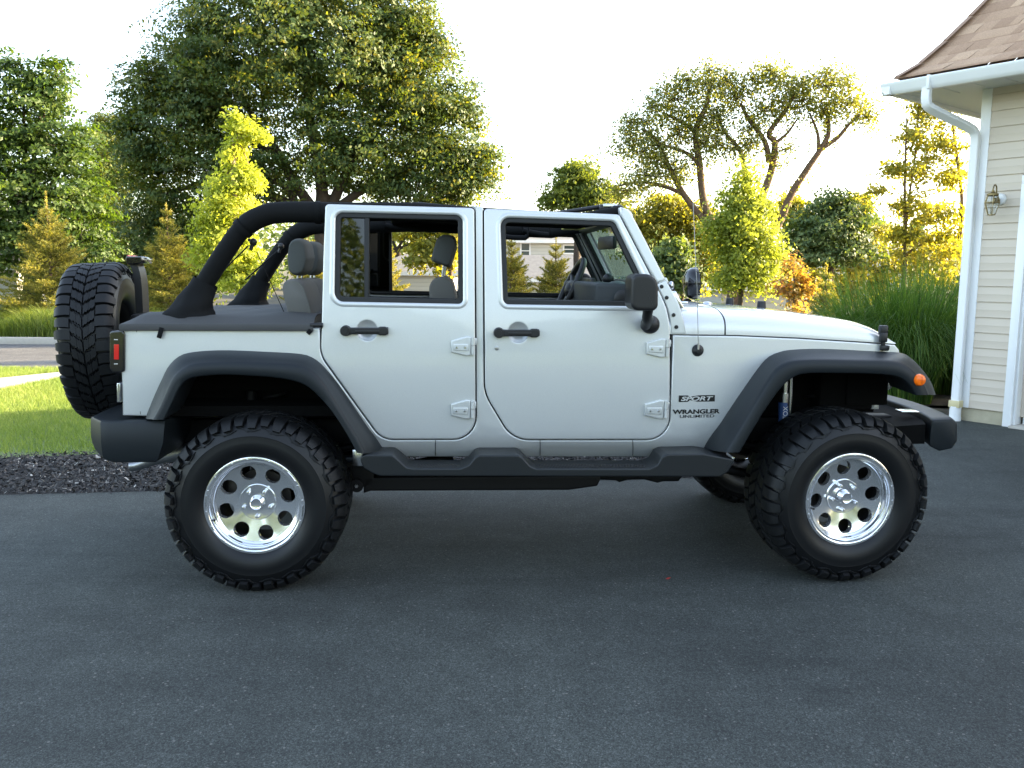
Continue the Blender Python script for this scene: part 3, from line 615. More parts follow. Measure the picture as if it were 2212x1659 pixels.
# ---- outlines
rd_px = Z2([(145, 115, 34)]) + Z2([(1450, 150, 34)]) + Z7([(803, 316, 118), (310, 317, 120)]) + [(693.2, 767, 62)] + Z2([(128, 560)])
rd_px = [(p[0], p[1], (p[2]*0.247 if i < 2 else p[2]*0.411 if i < 4 else p[2]) if len(p) > 2 else 0) for i, p in enumerate(rd_px)]
fd_px = [(1045.6, 450.5, 8), (1337.5, 463.4, 9), (1447.7, 676, 170), (1446.0, 949.4, 50), (1107.7, 949.4, 64), (1047.8, 849.4, 90)]
def sub(poly, step=0.05):
    out = []
    for i in range(len(poly)):
        a = Vector(poly[i]); b = Vector(poly[(i+1) % len(poly)]); n = max(1, int((b-a).length/step))
        for k in range(n): q = a.lerp(b, k/n); out.append((q.x, q.y))
    return out
RD = sub(Jl(fillet(rd_px, 8), 0, True)); FD = sub(Jl(fillet(fd_px, 8), 0, True))
rw_px = fillet([(725, 458.7, 16), (999.6, 464.6, 17), (1000.2, 656.5, 10), (722.3, 651.3, 20)], 8)
fw_px = fillet([(1081, 469.5, 19), (1326.9, 477.9, 16), (1416, 662, 18), (1087.5, 657.3, 12)], 8)
RW = sub(Jl(rw_px, 0, True)); FW = sub(Jl(fw_px, 0, True))

# ---- body sides
def body_outline():
    g = 0.0065
    rd = offset(Jl(fillet(rd_px, 8), 0, True), -g); fd = offset(Jl(fillet(fd_px, 8), 0, True), -g)
    P = Jl(Z5([(308, 548), (304, 60), (305, 28)]), 0, True)
    ztub = P[-1][1]
    rev = rd[::-1]
    path = [p for p in rev if p[1] < ztub or p[0] > 1.0]      # rear edge, bottom, front edge
    path = [p for p in path if not (p[1] > 1.80 and p[0] < rd[12][0]-0.02)]
    zt = max(p[1] for p in path)
    P += [(path[0][0], ztub)] + path
    fr = fd[::-1]
    xl = min(p[0] for p in fd)
    seam = J(Z4([(162, 542)])[0], 0, True)
    top = [p for p in fd if p[1] > 1.7 and p[0] < xl+0.03]
    P += [(top[0][0]-0.002, zt)]
    down = [p for p in fr if p[1] < seam[1] or (p[0] < xl+0.05 and p[1] < zt-0.01)]
    # rotate so that it starts at the upper rear corner
    k = max(range(len(down)), key=lambda i: (down[i][0] < xl+0.05)*10+down[i][1]); down = down[k:]+down[:k]
    P += down + [(down[-1][0], seam[1])]
    P += Jl(Z4([(190, 542), (600, 548), (1000, 565), (1400, 590), (1640, 606), (1668, 640), (1672, 672)]), 0, True)
    P += Jl(Z4([(1450, 662), (1150, 650), (960, 656), (880, 676), (820, 710), (760, 780), (660, 920), (525, 1120), (410, 1300)]), 0, True)
    P += Jl([(1520, 987), (836, 987)], 0, True)
    P += Jl(Z5([(1835, 765), (1720, 600), (1585, 400), (1490, 280), (1420, 228), (1345, 207), (1150, 194), (900, 185), (725, 197), (655, 220), (598, 275), (560, 350), (510, 460), (468, 553)]), 0, True)
    return P
BO = body_outline()
b = MB()
for far in (False, True): b.panel(BO, (), 0.004, 0.035, 0.005, far=far, grid=0.07)
# tub rear corner returns, rear wall, floor
xr = min(p[0] for p in BO); zt0 = J(Z5([(305, 28)])[0], 0, True)[1]; zb0 = J(Z5([(308, 548)])[0], 0, True)[1]
b.prism([(xr, zb0), (xr+0.03, zb0), (xr+0.03, zt0), (xr, zt0)], 0.012+0.01, WID-0.022, 0.004)
BODY = part(b, 'body', PAINT); weld(BODY)
sx = J(Z5([(388, 30)])[0], 0, True)[0]
b = MB(); b.panel([(sx, zb0+0.005), (sx+0.003, zb0+0.005), (sx+0.003, zt0-0.01), (sx, zt0-0.01)], (), -0.0005+0.004, 0.002, 0.0002, back=False); part(b, 'panel_seam', SEAL, BODY)
for px in (590, 1140, 1627):
    b = MB(); q0 = J(Z7([(px, 323)])[0], 0, True); q1 = J(Z7([(px, 404)])[0], 0, True)
    b.panel(sub([(q1[0], q1[1]), (q1[0]+0.003, q1[1]), (q0[0]+0.003, q0[1]), (q0[0], q0[1])], 0.01), (), 0.0030, 0.002, 0.0002, back=False); part(b, 'panel_seam', SEAL, BODY)
b = MB()   # dark backing behind the door gaps, inner liners, floor
def inset_fill(poly): return offset(poly, 0.05)
b.box((0.95, WID/2, 0.86), (3.1, WID-0.16, 0.05))
b.box((xr+0.5, WID/2, 0.99), (0.9, WID-0.5, 0.10)); b.box((1.45, 0.10, 0.78), (1.75, 0.08, 0.13)); b.box((1.45, WID-0.10, 0.78), (1.75, 0.08, 0.13))
b.box((2.05, WID/2, 1.02), (0.06, WID-0.2, 0.42))                 # bulkhead
b.box((2.62, WID/2, 0.98), (1.0, 0.62, 0.30))                     # engine bay mass
for y in (0.16, WID-0.16):                                       # wheel arch liners
    pass
for far in (False, True):
    for x0, x1 in ((-0.57, 0.60), (2.30, 3.28)):
        yy = 0.36; y = WID-yy if far else yy
        b.box(((x0+x1)/2, y, 1.02), (x1-x0, 0.03, 0.44))
        y2 = WID-0.19 if far else 0.19
        b.box(((x0+x1)/2, WID-0.30 if far else 0.30, 1.165 if x0 < 0 else 1.13), (x1-x0, 0.30 if x0 > 1 else 0.44, 0.02))
        b.box((x1-0.02 if x0 < 0 else x0+0.02, WID-0.27 if far else 0.27, 0.90), (0.03, 0.40, 0.44))
part(b, 'floor_pan', DARKIN)

# ---- doors
def dish(c, r, dp):  # shallow scoop behind a handle
    def f(x, z):
        d = math.hypot(x-c[0], z-c[1])/r
        return dp*(1-d*d)**0.8 if d < 1 else 0.0
    return f
def door(far, RDo, RWo, name, hc):
    d = MB(); sc_ = [(hc[0]+0.0485*math.cos(2*math.pi*i/32), hc[1]+0.0485*math.sin(2*math.pi*i/32)) for i in range(32)]
    d.panel(RDo, [RWo, sc_], 0.0, 0.045, 0.006, far=far, grid=0.055, fy=None)
    o = part(d, name, PAINT); weld(o)
    s = MB()
    inn = offset(RWo, 0.024); out = offset(RWo, -0.002)
    s.panel(out, [inn], 0.007, 0.030, 0.004, far=far, grid=0.5)
    s2 = offset(RWo, 0.020)
    part(s, 'window_seal', SEAL, o)
    l = MB(); l.panel(offset(RDo, 0.02), [offset(RWo, -0.015)], 0.047, 0.012, 0.003, far=far, grid=0.2)
    part(l, 'door_lining', BLACKP, o)
    return o
hcr = J(Z2([(322, 1225)])[0], -0.02, True); hcr = (hcr[0]+0.102, hcr[1]); hcf = J(Z2([(1665, 1243)])[0], -0.02, True); hcf = (hcf[0]+0.097, hcf[1])
RDOOR = door(False, RD, RW, 'rear_door', hcr); FDOOR = door(False, FD, FW, 'front_door', hcf)
RDOORF = door(True, RD, RW, 'rear_door', hcr); FDOORF = door(True, FD, FW, 'front_door', hcf)
# window lip: the raised pressing round each window
for o, w_, far in ((RDOOR, RW, False), (FDOOR, FW, False)):
    s = MB(); L = [offset(w_, -0.0005), offset(w_, -0.006), offset(w_, -0.017), offset(w_, -0.027)]
    hs = [0.0005, -0.005, -0.0045, 0.0012]
    rings = [[(x, skin(x, z)+h, z) for x, z in ring] for ring, h in zip(L, hs)]
    s.loft(rings, True, False); part(s, 'window_surround', PAINT, o, 60)
# rear door fixed pane and divider bar
for o, far in ((RDOOR, False), (RDOORF, True)):
    q = Jl(Z2([(255, 215), (495, 215), (495, 952), (255, 952)]), 0.02, True); g = MB()
    g.panel(q, (), 0.022, 0.005, 0.001, far=far); part(g, 'fixed_pane', TINT, o)
    q = Jl(Z2([(486, 205), (530, 207), (530, 960), (486, 958)]), 0.015, True); g = MB()
    g.panel(q, (), 0.010, 0.022, 0.004, far=far); part(g, 'divider_bar', SEAL, o)
# hinges
def hinge(cx, cz, parent):
    # cx, cz: centre of the knuckle (right end)
    h = MB()
    o_ = [(cx-0.108, cz+0.028), (cx-0.030, cz+0.050), (cx-0.012, cz+0.047), (cx-0.012, cz-0.044), (cx-0.035, cz-0.046), (cx-0.108, cz-0.028)]
    h.prism(o_, -0.016, 0.004, 0.004, lambda x, y, z: (x, y+skin(x, z), z))
    i_ = [(cx-0.098, cz+0.012), (cx-0.024, cz+0.012), (cx-0.024, cz-0.022), (cx-0.098, cz-0.018)]
    h.prism(i_, -0.022, -0.010, 0.003, lambda x, y, z: (x, y+skin(x, z), z))
    y0 = skin(cx, cz)-0.013
    for z0, z1 in ((cz+0.006, cz+0.044), (cz-0.040, cz+0.004)): h.tube([(cx, y0, z0), (cx, y0, z1)], 0.0105, 12)
    h.box((cx+0.006, y0+0.008, cz+0.024), (0.022, 0.012, 0.034), 0.003)
    o = part(h, 'hinge', PAINT, parent)
    s = MB()
    for dx in (-0.082, -0.040): s = MB(); s.lathe([(0.0, -0.004), (0.005, -0.004), (0.0075, 0.001)], (cx+dx, skin(cx, cz)-0.023, cz-0.004), 'y', 12); part(s, 'hinge_bolt', ALLOY, o)
    return o
for par, pts in ((RDOOR, Z2([(1440, 1362)])+Z7([(788, 162)])), (FDOOR, Z3([(1668, 1378)])+Z7([(1803, 162)]))):
    for p in pts:
        x, z = J(p, -0.01, True); hinge(x, z, par)
# handles
def handle(px, pz, parent, lock):
    x0, z0 = J(px, -0.02, True)
    bw = lambda x, y, z: (x, y+skin(x0, z0), z)
    c = (x0+(0.102 if lock is None else 0.097), z0)
    sc = MB(); rings = []
    for k in range(9):
        a = k/8; r = 0.044*a
        rings.append([(c[0]+r*math.cos(t), skin(c[0], c[1])-0.0012+0.0*a, c[1]+r*math.sin(t)) for t in [2*math.pi*i/32 for i in range(32)]])
    # scoop: a shallow bowl rim drawn as real geometry standing in a ring lip
    rr = [(0.051, 0.006), (0.0475, 0.008), (0.043, 0.015), (0.033, 0.021), (0.018, 0.0245), (0.0, 0.025)]
    sc.lathe([(r, h) for r, h in rr], (c[0], skin(c[0], c[1])-0.001, c[1]), 'y', 36)
    part(sc, 'handle_scoop', PAINT, parent, 70)
    h = MB(); y0 = skin(x0, z0)
    L = 0.203 if lock is None else 0.197
    bar = [(x0-0.004, z0+0.020), (x0+0.03, z0+0.0165), (x0+L-0.045, z0+0.0165), (x0+L-0.036, z0+0.0215), (x0+L-0.010, z0+0.0215), (x0+L+0.004, z0+0.012), (x0+L+0.004, z0-0.012), (x0+L-0.010, z0-0.0215), (x0+L-0.036, z0-0.0215), (x0+L-0.045, z0-0.0165), (x0+0.03, z0-0.0165), (x0-0.004, z0-0.020)]
    h.prism(bar, -0.036, -0.016, 0.0055, bw); h.box((x0+L*0.52, y0-0.0365, z0-0.002), (L*0.58, 0.004, 0.012), 0.0015)
    h.box((x0+L-0.014, y0-0.012, z0), (0.034, 0.028, 0.036), 0.005); h.box((x0+0.004, y0-0.012, z0), (0.036, 0.028, 0.036), 0.005)
    h.lathe([(0.0, -0.043), (0.014, -0.043), (0.0155, -0.040), (0.022, -0.040), (0.0255, -0.034), (0.0265, 0.0)], (x0, y0, z0), 'y', 28)
    ho = part(h, 'handle', BLACKP, parent)
    if lock:
        k = MB(); lx, lz = J(lock, 0, True); k.lathe([(0.0, -0.0035), (0.008, -0.004), (0.0105, -0.003), (0.011, 0.002)], (lx, skin(lx, lz), lz), 'y', 24)
        part(k, 'door_lock', STEEL, parent)
handle(Z2([(322, 1225)])[0], None, RDOOR, None); handle(Z2([(1665, 1243)])[0], None, FDOOR, Z2([(1646, 1378)])[0])
for o, p in ((RDOORF, Z2([(322, 1225)])[0]),): pass

# ---- wheel flares
def flare(A, Bc, C, n=60, name='fender_flare', ypos=(-0.105, -0.150, -0.158), top_in=0.0):
    a = resample(Jl(spline(A, 8), 0, True), n); bb = resample(Jl(spline(Bc, 8), ypos[1]+0.02), n); c = resample(Jl(spline(C, 8), ypos[2]), n)
    out = []
    for far in (False, True):
        F = MB(); rings = []
        def mk(f): return [((lambda q: (q[0], WID-q[1], q[2]) if far else q)(f(i))) for i in range(n)]
        sk = [skin(p.x, p.y) for p in a]
        lerp = lambda p, q, t: (p.x+(q.x-p.x)*t, p.y+(q.y-p.y)*t)
        rings.append(mk(lambda i: (a[i].x, sk[i]+0.03, a[i].y)))
        rings.append(mk(lambda i: (a[i].x, sk[i]-0.002, a[i].y)))
        rings.append(mk(lambda i: (*[(q := lerp(a[i], bb[i], 0.04)), ][0:0], lerp(a[i], bb[i], 0.03)[0], sk[i]-0.010, lerp(a[i], bb[i], 0.03)[1])))
        for t, yy in ((0.35, 0.52), (0.70, 0.83), (0.88, 0.95)):
            rings.append(mk(lambda i: (lerp(a[i], bb[i], t)[0], sk[i]*(1-yy)+yy*(ypos[1]+0.02)-0.0, lerp(a[i], bb[i], t)[1])))
        for t, yo in ((0.0, 0.018), (0.06, 0.010), (0.16, 0.004), (0.5, 0.001), (0.90, 0.0), (0.97, 0.004), (1.0, 0.012)):
            rings.append(mk(lambda i: (lerp(bb[i], c[i], t)[0], ypos[2]+yo, lerp(bb[i], c[i], t)[1])))
        rings.append(mk(lambda i: (c[i].x, ypos[2]+0.04, c[i].y+0.004)))
        rings.append(mk(lambda i: (c[i].x, 0.10, c[i].y+0.012)))
        F.loft(rings, False, False)
        # close the two ends
        for e in (0, n-1): F.add([r_[e] for r_ in rings], [tuple(range(len(rings)))])
        out.append(part(F, name, FLARE, angle=50))
    return out
FR_A = Z5([(1858, 757), (1740, 590), (1600, 385), (1500, 260), (1430, 205), (1350, 183), (1150, 171), (900, 162), (720, 174), (640, 200), (580, 260), (540, 340), (490, 450), (446, 562)])
FR_B = Z5([(1752, 768), (1715, 690), (1610, 520), (1500, 350), (1420, 275), (1330, 245), (1150, 233), (950, 228), (760, 236), (690, 256), (620, 312), (575, 400), (530, 500), (490, 568)])
FR_C = Z5([(1690, 768), (1650, 690), (1570, 560), (1490, 460), (1410, 385), (1330, 348), (1200, 325), (1050, 314), (900, 308), (765, 318), (692, 336), (645, 385), (603, 475), (556, 572)])
REARFL = flare(FR_A, FR_B, FR_C)
FF_A = Z4([(385, 1283), (500, 1110), (640, 900), (740, 760), (800, 692), (860, 660), (950, 639), (1150, 632), (1450, 645), (1672, 658), (1740, 692), (1790, 738), (1830, 790), (1860, 845), (1886, 925)])
FF_B = Z4([(515, 1307), (600, 1170), (700, 1000), (790, 850), (850, 765), (915, 722), (990, 703), (1150, 697), (1400, 702), (1580, 706), (1680, 724), (1745, 768), (1790, 820), (1825, 870), (1850, 930)])
FF_C = Z4([(622, 1311), (700, 1175), (790, 1030), (880, 905), (940, 845), (1000, 808), (1080, 794), (1250, 793), (1450, 796), (1600, 805), (1672, 822), (1715, 850), (1748, 890), (1768, 920), (1775, 936)])
FRONTFL = flare(FF_A, FF_B, FF_C)
m_ = MB(); x, z = J(Z4([(1803, 838)])[0], -0.162)
m_.lathe([(0.0, -0.018), (0.012, -0.0175), (0.024, -0.013), (0.029, -0.004), (0.030, 0.006)], (x, -0.157, z), 'y', 28); part(m_, 'turn_signal', AMBER, FRONTFL[0])
m_ = MB()
for k in range(5): m_.box((x, -0.1752+abs(k-2)*0.002, z-0.016+k*0.008), (0.036-abs(k-2)*0.007, 0.0015, 0.001))
m_.box((x+0.002, -0.1755, z), (0.0015, 0.0015, 0.04))
part(m_, 'lens_rib', mat('amber_rib', (0.5, 0.07, 0.005), 0.3), FRONTFL[0])

# ---- hood, cowl, grille
def zat(pts, x):
    if x <= pts[0][0]: return pts[0][1]
    for (x0, z0), (x1, z1) in zip(pts, pts[1:]):
        if x <= x1: return z0+(z1-z0)*(x-x0)/(x1-x0)
    return pts[-1][1]
seam = Jl(Z4([(162, 540), (600, 546), (1000, 563), (1400, 588), (1640, 604)]), 0, True)
crest = sorted(Jl([(p[0], p[1]) for p in spline(Z4([(225, 316), (380, 329), (520, 337), (740, 358), (1000, 391), (1200, 425), (1400, 468), (1520, 497)]), 5)], 0.75))
nose_x = J(Z4([(1645, 600)])[0], 0, True)[0]
def hood_rings(xs, dz=0.0, nose=False):
    rings = []
    for x in xs:
        zs = zat(seam, x)+0.004; zc = zat(crest, x); ys = skin(x, zs)+0.004
        if nose:
            t = max(0.0, (x-(nose_x-0.17))/0.17); zc = zc-(zc-zs-0.006)*t**2.6*0.93
        h = zc-zs; ring = []
        N = 22
        for k in range(2*N+1):
            s_ = k/N-1; a = abs(s_)
            t = 1-(1-a)**1.9 if False else a
            # superellipse parameter
            th = (1-a)*math.pi/2; p_ = 0.56
            yy = 1-math.cos(math.pi/2-th+0)**1 if False else None
            cx_ = abs(math.cos(th))**p_; cz_ = abs(math.sin(th))**p_
            y = WID/2+math.copysign((WID/2-ys)*cx_, s_) if s_ != 0 else WID/2
            z = zs+h*cz_
            if 0.24 < abs(y-WID/2) < 0.44 and h > 0.05: z += 0.0
            ring.append((x, y, z))
        rings.append(ring)
    return rings
x_br = J(Z4([(250, 540)])[0], 0, True)[0]; x_sm = J(Z4([(523, 540)])[0], 0, True)[0]
h = MB(); h.loft(hood_rings([x_br-0.12+i*(x_sm-0.004-x_br+0.12)/6 for i in range(7)]), False); part(h, 'cowl', PAINT, angle=60)
h = MB(); R_ = hood_rings([x_sm+0.004+i*(nose_x-x_sm-0.004)/26 for i in range(27)], nose=True)
R0 = [(p[0]+0.0, p[1], p[2]-0.03) for p in R_[0]]; h.loft([R0]+R_, False); HOOD = part(h, 'hood', PAINT, angle=60)
for far in (False, True):
    h = MB(); q = Jl(Z4([(170, 536), (600, 542), (1000, 559), (1400, 584), (1638, 600), (1638, 610), (1400, 596), (1000, 571), (600, 554), (170, 548)]), 0.01, True); h.panel(q, (), 0.010, 0.02, 0.001, far=far); part(h, 'hood_seam', SEAL)
g = MB(); nx = J(Z4([(1672, 660)])[0], 0, True)[0]
gp = [(nose_x-0.02, 0.82), (nx, 0.82), (nx+0.005, zat(seam, nose_x)-0.06), (nx-0.012, zat(seam, nose_x)-0.015), (nose_x-0.02, zat(seam, nose_x)-0.004)]
g.prism(gp, 0.30, WID-0.30, 0.012); GR = part(g, 'grille', PAINT)
g = MB(); g.box((nose_x-0.20, WID/2, 1.0), (0.30, WID-0.44, 0.34), 0.02); part(g, 'radiator', DARKIN, GR)
for far in (False, True):
    g = MB(); y = WID-0.25 if far else 0.25; g.box((nx-0.12, y, 1.01), (0.23, 0.09, 0.30), 0.01); part(g, 'inner_fender', DARKIN)
g = MB()
for k in range(7): g.box((nx+0.004, WID/2-0.33+k*0.11, 1.0), (0.012, 0.055, 0.22), 0.005)
part(g, 'grille_slot', BLACKP, GR)
for yy in (0.27, WID-0.27):
    g = MB(); g.lathe([(0.0, 0.035), (0.05, 0.03), (0.085, 0.015), (0.092, 0.0), (0.092, -0.01)], (nx, yy, 1.02), 'x', 28); part(g, 'headlight', CLEARG, GR)
# hood latch on the near side and far side
for far in (False, True):
    l = MB(); F = lambda y: WID-y if far else y
    x, z = J(Z4([(1543, 510)])[0], 0.02, True); ys = skin(x, z)
    l.box((x-0.002, F(ys-0.012), z+0.003), (0.042, 0.03, 0.05), 0.006); x2, z2 = J(Z4([(1550, 555)])[0], 0, True)
    l.box((x2, F(ys-0.020), z2), (0.038, 0.026, 0.050), 0.006); x2, z2 = J(Z4([(1553, 592)])[0], 0, True)
    l.box((x2, F(ys-0.014), z2), (0.018, 0.022, 0.045), 0.004); x2, z2 = J(Z4([(1562, 625)])[0], 0, True)
    l.box((x2, F(ys-0.012), z2), (0.042, 0.034, 0.030), 0.008); l.box((x2+0.012, F(ys-0.026), z2+0.004), (0.014, 0.014, 0.02), 0.004)
    part(l, 'hood_latch', BLACKP)
for px, yy in ((553, 1.0), (760, 0.60)):
    l = MB(); x, z = J(Z4([(px, 362 if px > 600 else 325)])[0], yy)
    l.lathe([(0.0, 0.042), (0.020, 0.041), (0.023, 0.036), (0.026, 0.0)], (x, yy, zat(crest, x)-0.004), 'z', 18); part(l, 'hood_bumper', BLACKP, HOOD)
l = MB(); x, z = J(Z4([(405, 335)])[0], 0.5); l.ball((x, 0.5, z-0.002), (0.028, 0.03, 0.014), 12, 8); part(l, 'washer_jet', ALLOY)

# ---- windscreen frame
ap = Z3([(1256, 207), (1345, 382), (1450, 588), (1512, 704), (1570, 812), (1655, 780), (1620, 716), (1480, 440), (1365, 222), (1345, 188), (1318, 163), (1258, 140), (1250, 152)])
AP = Jl(ap, 0, True)
f = MB()
for far in (False, True): f.panel(AP, (), 0.0, 0.055, 0.008, far=far, grid=0.09)
hp = Jl(Z3([(1252, 150), (1318, 163), (1345, 188), (1365, 222), (1330, 232), (1262, 215)]), 0.05, True)
f.prism(hp, 0.09, WID-0.09, 0.006); lo = Jl(Z3([(1560, 790), (1640, 760), (1662, 800), (1590, 850)]), 0.05, True); f.prism(lo, 0.03, WID-0.03, 0.006)
WF = part(f, 'windscreen_frame', PAINT); weld(WF)
f = MB()
inner = Jl(Z3([(1215, 215), (1300, 375), (1405, 575), (1520, 800), (1560, 800), (1450, 588), (1345, 382), (1256, 215)]), 0.06, True)
for far in (False, True): f.panel(inner, (), 0.058, 0.05, 0.004, far=far)
hh = Jl(Z3([(1180, 205), (1255, 205), (1300, 240), (1290, 280), (1200, 260)]), 0.05, True); f.prism(hh, 0.12, WID-0.12, 0.006)
part(f, 'pillar_trim', BLACKP, WF)
f = MB(); a0 = J(Z3([(1318, 205)])[0], 0.06, True); a1 = J(Z3([(1600, 780)])[0], 0.06, True)
def yw(z): return 0.062+prof(z)
f.add([(a0[0], yw(a0[1]), a0[1]), (a0[0], WID-yw(a0[1]), a0[1]), (a1[0], WID-yw(a1[1]), a1[1]), (a1[0], yw(a1[1]), a1[1])], [(0, 1, 2, 3)])
part(f, 'windscreen', WGLASS, WF)
br = fillet(Z3([(1576, 816), (1655, 784), (1762, 972), (1802, 1090), (1832, 1252), (1698, 1252), (1693, 1165), (1681, 1080), (1656, 1000), (1617, 912)]), 3)
BRKS = []
for far in (False, True): f = MB(); f.panel(Jl(br, 0, True), (), 0.002, 0.03, 0.005, far=far); BRKS.append(weld(part(f, 'cowl_bracket', PAINT)))
BRK = BRKS[0]
for p in Z3([(1615, 838), (1660, 935), (1720, 1087), (1744, 1192)]):
    f = MB(); x, z = J(p, 0, True); f.lathe([(0.0, -0.008), (0.007, -0.008), (0.0095, -0.004), (0.010, 0.004)], (x, skin(x, z), z), 'y', 14); part(f, 'bolt', BLACKP, BRK)
# windscreen hinge hardware and wiper
f = MB(); x, z = J(Z3([(1742, 960)])[0], 0.16); f.box((x, 0.16, z), (0.03, 0.06, 0.10), 0.008, rot=Matrix.Rotation(RAD(-28), 3, 'Y')); x, z = J(Z3([(1790, 1000)])[0], 0.2); f.box((x, 0.2, z+0.012), (0.06, 0.03, 0.014), 0.004)
x, z = J(Z3([(1697, 830)])[0], 0.12); f.ball((x, 0.12, z), (0.016, 0.02, 0.022), 10, 8); part(f, 'hinge_bracket', ALLOY, WF)
f = MB(); p0 = J(Z3([(1700, 860)])[0], 0.4); p1 = J(Z3([(1720, 960)])[0], 0.4); f.tube([(p0[0], 0.35, p0[1]), (p1[0], 0.45, p1[1]), (p1[0]+0.02, 0.8, p1[1]-0.01)], 0.007, 6); part(f, 'wiper', BLACKP)
# round auxiliary lamp on the far side of the cowl
LY = WID-0.12; x, z = J(Z3([(1872, 810)])[0], LY); a = MB()
a.lathe([(0.0, -0.052), (0.045, -0.048), (0.085, -0.030), (0.102, -0.004), (0.106, 0.02), (0.104, 0.032), (0.096, 0.034)], (x, LY, z), 'x', 32); LAMP = part(a, 'spot_lamp', GLOSSB)
a = MB(); a.lathe([(0.0, 0.030), (0.06, 0.028), (0.096, 0.022)], (x, LY, z), 'x', 28); part(a, 'lens', WHITEL, LAMP)
a = MB()
for r in (0.035, 0.07): a.lathe([(r-0.003, 0.045), (r, 0.049), (r+0.003, 0.045), (r, 0.042), (r-0.003, 0.045)], (x, LY, z), 'x', 24)
for k in range(4):
    c_, s_ = math.cos(k*math.pi/4), math.sin(k*math.pi/4); a.tube([(x+0.046, LY-c_*0.1, z-s_*0.1), (x+0.046, LY+c_*0.1, z+s_*0.1)], 0.003, 6)
for k in range(8):
    c_, s_ = math.cos(k*math.pi/4), math.sin(k*math.pi/4); a.tube([(x+0.046, LY+c_*0.1, z+s_*0.1), (x+0.015, LY+c_*0.105, z+s_*0.105)], 0.004, 6)
part(a, 'lamp_guard', BLACKM, LAMP)
a = MB(); a.tube([(x-0.02, LY, z-0.10), (x-0.03, LY, z-0.16), (x-0.09, LY-0.01, z-0.17)], 0.014, 8); a.box((x-0.02, LY, z-0.13), (0.05, 0.05, 0.05), 0.01); part(a, 'lamp_bracket', BLACKM, LAMP)
# aerial
x, z = J(Z4([(343, 642)])[0], 0, True); ys = skin(x, z); a = MB()
a.lathe([(0.0, -0.022), (0.013, -0.021), (0.023, -0.011), (0.0285, -0.005), (0.0305, 0.001), (0.0305, 0.004)], (x, ys, z), 'y', 26); AB = part(a, 'aerial_base', BLACKP)
x2, z2 = J(Z3([(1895, 100)])[0], -0.02); a = MB(); xb, zb = J(Z4([(350, 622)])[0], -0.02)
a.tube([(xb, ys-0.020, zb-0.012), (xb, ys-0.020, zb+0.02)], 0.005, 8); a.tube([(xb, ys-0.02, zb), (xb*0.6+x2*0.4+0.004, ys-0.02, zb*0.6+z2*0.4), (x2, ys-0.02, z2)], 0.0018, 6); part(a, 'aerial', STEEL, AB)
# mirrors
def mirror(far):
    F = (lambda y: WID-y) if far else (lambda y: y)
    hx, hz = J(Z3([(1437, 885)])[0], -0.20); w2 = 0.5*122*0.60636*0.4069/0.40687
    s_ = 0.24671/FOC*3.93
    hw, hh_ = 122*s_, 164*s_
    pl = fillet([(hx-hw, hz+hh_, 0.035), (hx+hw*0.95, hz+hh_*0.98, 0.07), (hx+hw, hz-hh_*0.80, 0.05), (hx+hw*0.7, hz-hh_, 0.035), (hx-hw, hz-hh_*0.97, 0.035)], 6)
    a = MB(); a.prism(pl, min(F(-0.115), F(-0.285)), max(F(-0.115), F(-0.285)), 0.014, seg=4)
    o = part(a, 'wing_mirror', BLACKP, FDOORF if far else FDOOR, 50)
    bx, bz = J(Z3([(1520, 1170)])[0], -0.02, True); r = 86*0.24671/FOC*4.1
    a = MB(); cyl = [(0.0, -0.045), (r*0.5, -0.044), (r*0.85, -0.034), (r*0.98, -0.018), (r, 0.004)]
    a.lathe([(q, -hgt if far else hgt) for q, hgt in cyl], (bx, F(skin(bx, bz)), bz), 'y', 30)
    ax, az = J(Z3([(1492, 1050)])[0], -0.16); ex, ez = J(Z3([(1492, 1180)])[0], -0.09)
    a.tube([(ax, F(-0.18), az+0.02), (ax, F(-0.15), az-0.03), (ex, F(-0.10), ez+0.03), (ex, F(-0.05), ez)], [0.030, 0.028, 0.030, 0.032], 12, squash=0.8)
    part(a, 'mirror_arm', BLACKP, FDOORF if far else FDOOR, 50)
mirror(False); mirror(True)

# ---- badges
def decal(txt, cx, cz, width, height, m, name, parent=CAR, yo=-0.0008, bold=0.0, shear=0.0):
    c = bpy.data.curves.new(name, 'FONT'); c.body = txt; c.align_x = 'CENTER'; c.align_y = 'CENTER'; c.size = 1; c.offset = bold; c.shear = shear; c.extrude = 0.004; c.fill_mode = 'BOTH'
    o = bpy.data.objects.new('tmp', c); COL.objects.link(o); dg = bpy.context.evaluated_depsgraph_get(); me = bpy.data.meshes.new_from_object(o.evaluated_get(dg)); bpy.data.objects.remove(o)
    vs = np.array([v.co[:] for v in me.vertices]); mn, mx = vs.min(0), vs.max(0)
    for v in me.vertices:
        x = cx+((v.co.x-mn[0])/(mx[0]-mn[0])-0.5)*width; z = cz+((v.co.y-mn[1])/(mx[1]-mn[1])-0.5)*height
        v.co = (x, skin(x, z)+0.004+yo-(v.co.z*0.08), z)
    me.materials.clear(); me.materials.append(m); me.name = name; ob = bpy.data.objects.new(name, me); COL.objects.link(ob); ob.parent = parent; return ob
def rect(px0, pz0, px1, pz1):
    a_ = J((px0, pz0), 0, True); b_ = J((px1, pz1), 0, True); return a_[0], a_[1], b_[0], b_[1]
q = Z4([(221, 939), (455, 978)]); x0, z0, x1, z1 = rect(*q[0], *q[1])
bd = MB(); bd.panel([(x0, z0), (x1, z0), (x1, z1), (x0, z1)], (), 0.0028, 0.004, 0.0003, grid=0.02); BADGE = part(bd, 'sport_badge', DECALB)
decal('SPORT', (x0+x1)/2, (z0+z1)/2, (x1-x0)*0.90, (z0-z1)*0.66, PAINT, 'badge_lettering', BADGE, -0.0020, 0.03, 0.25)
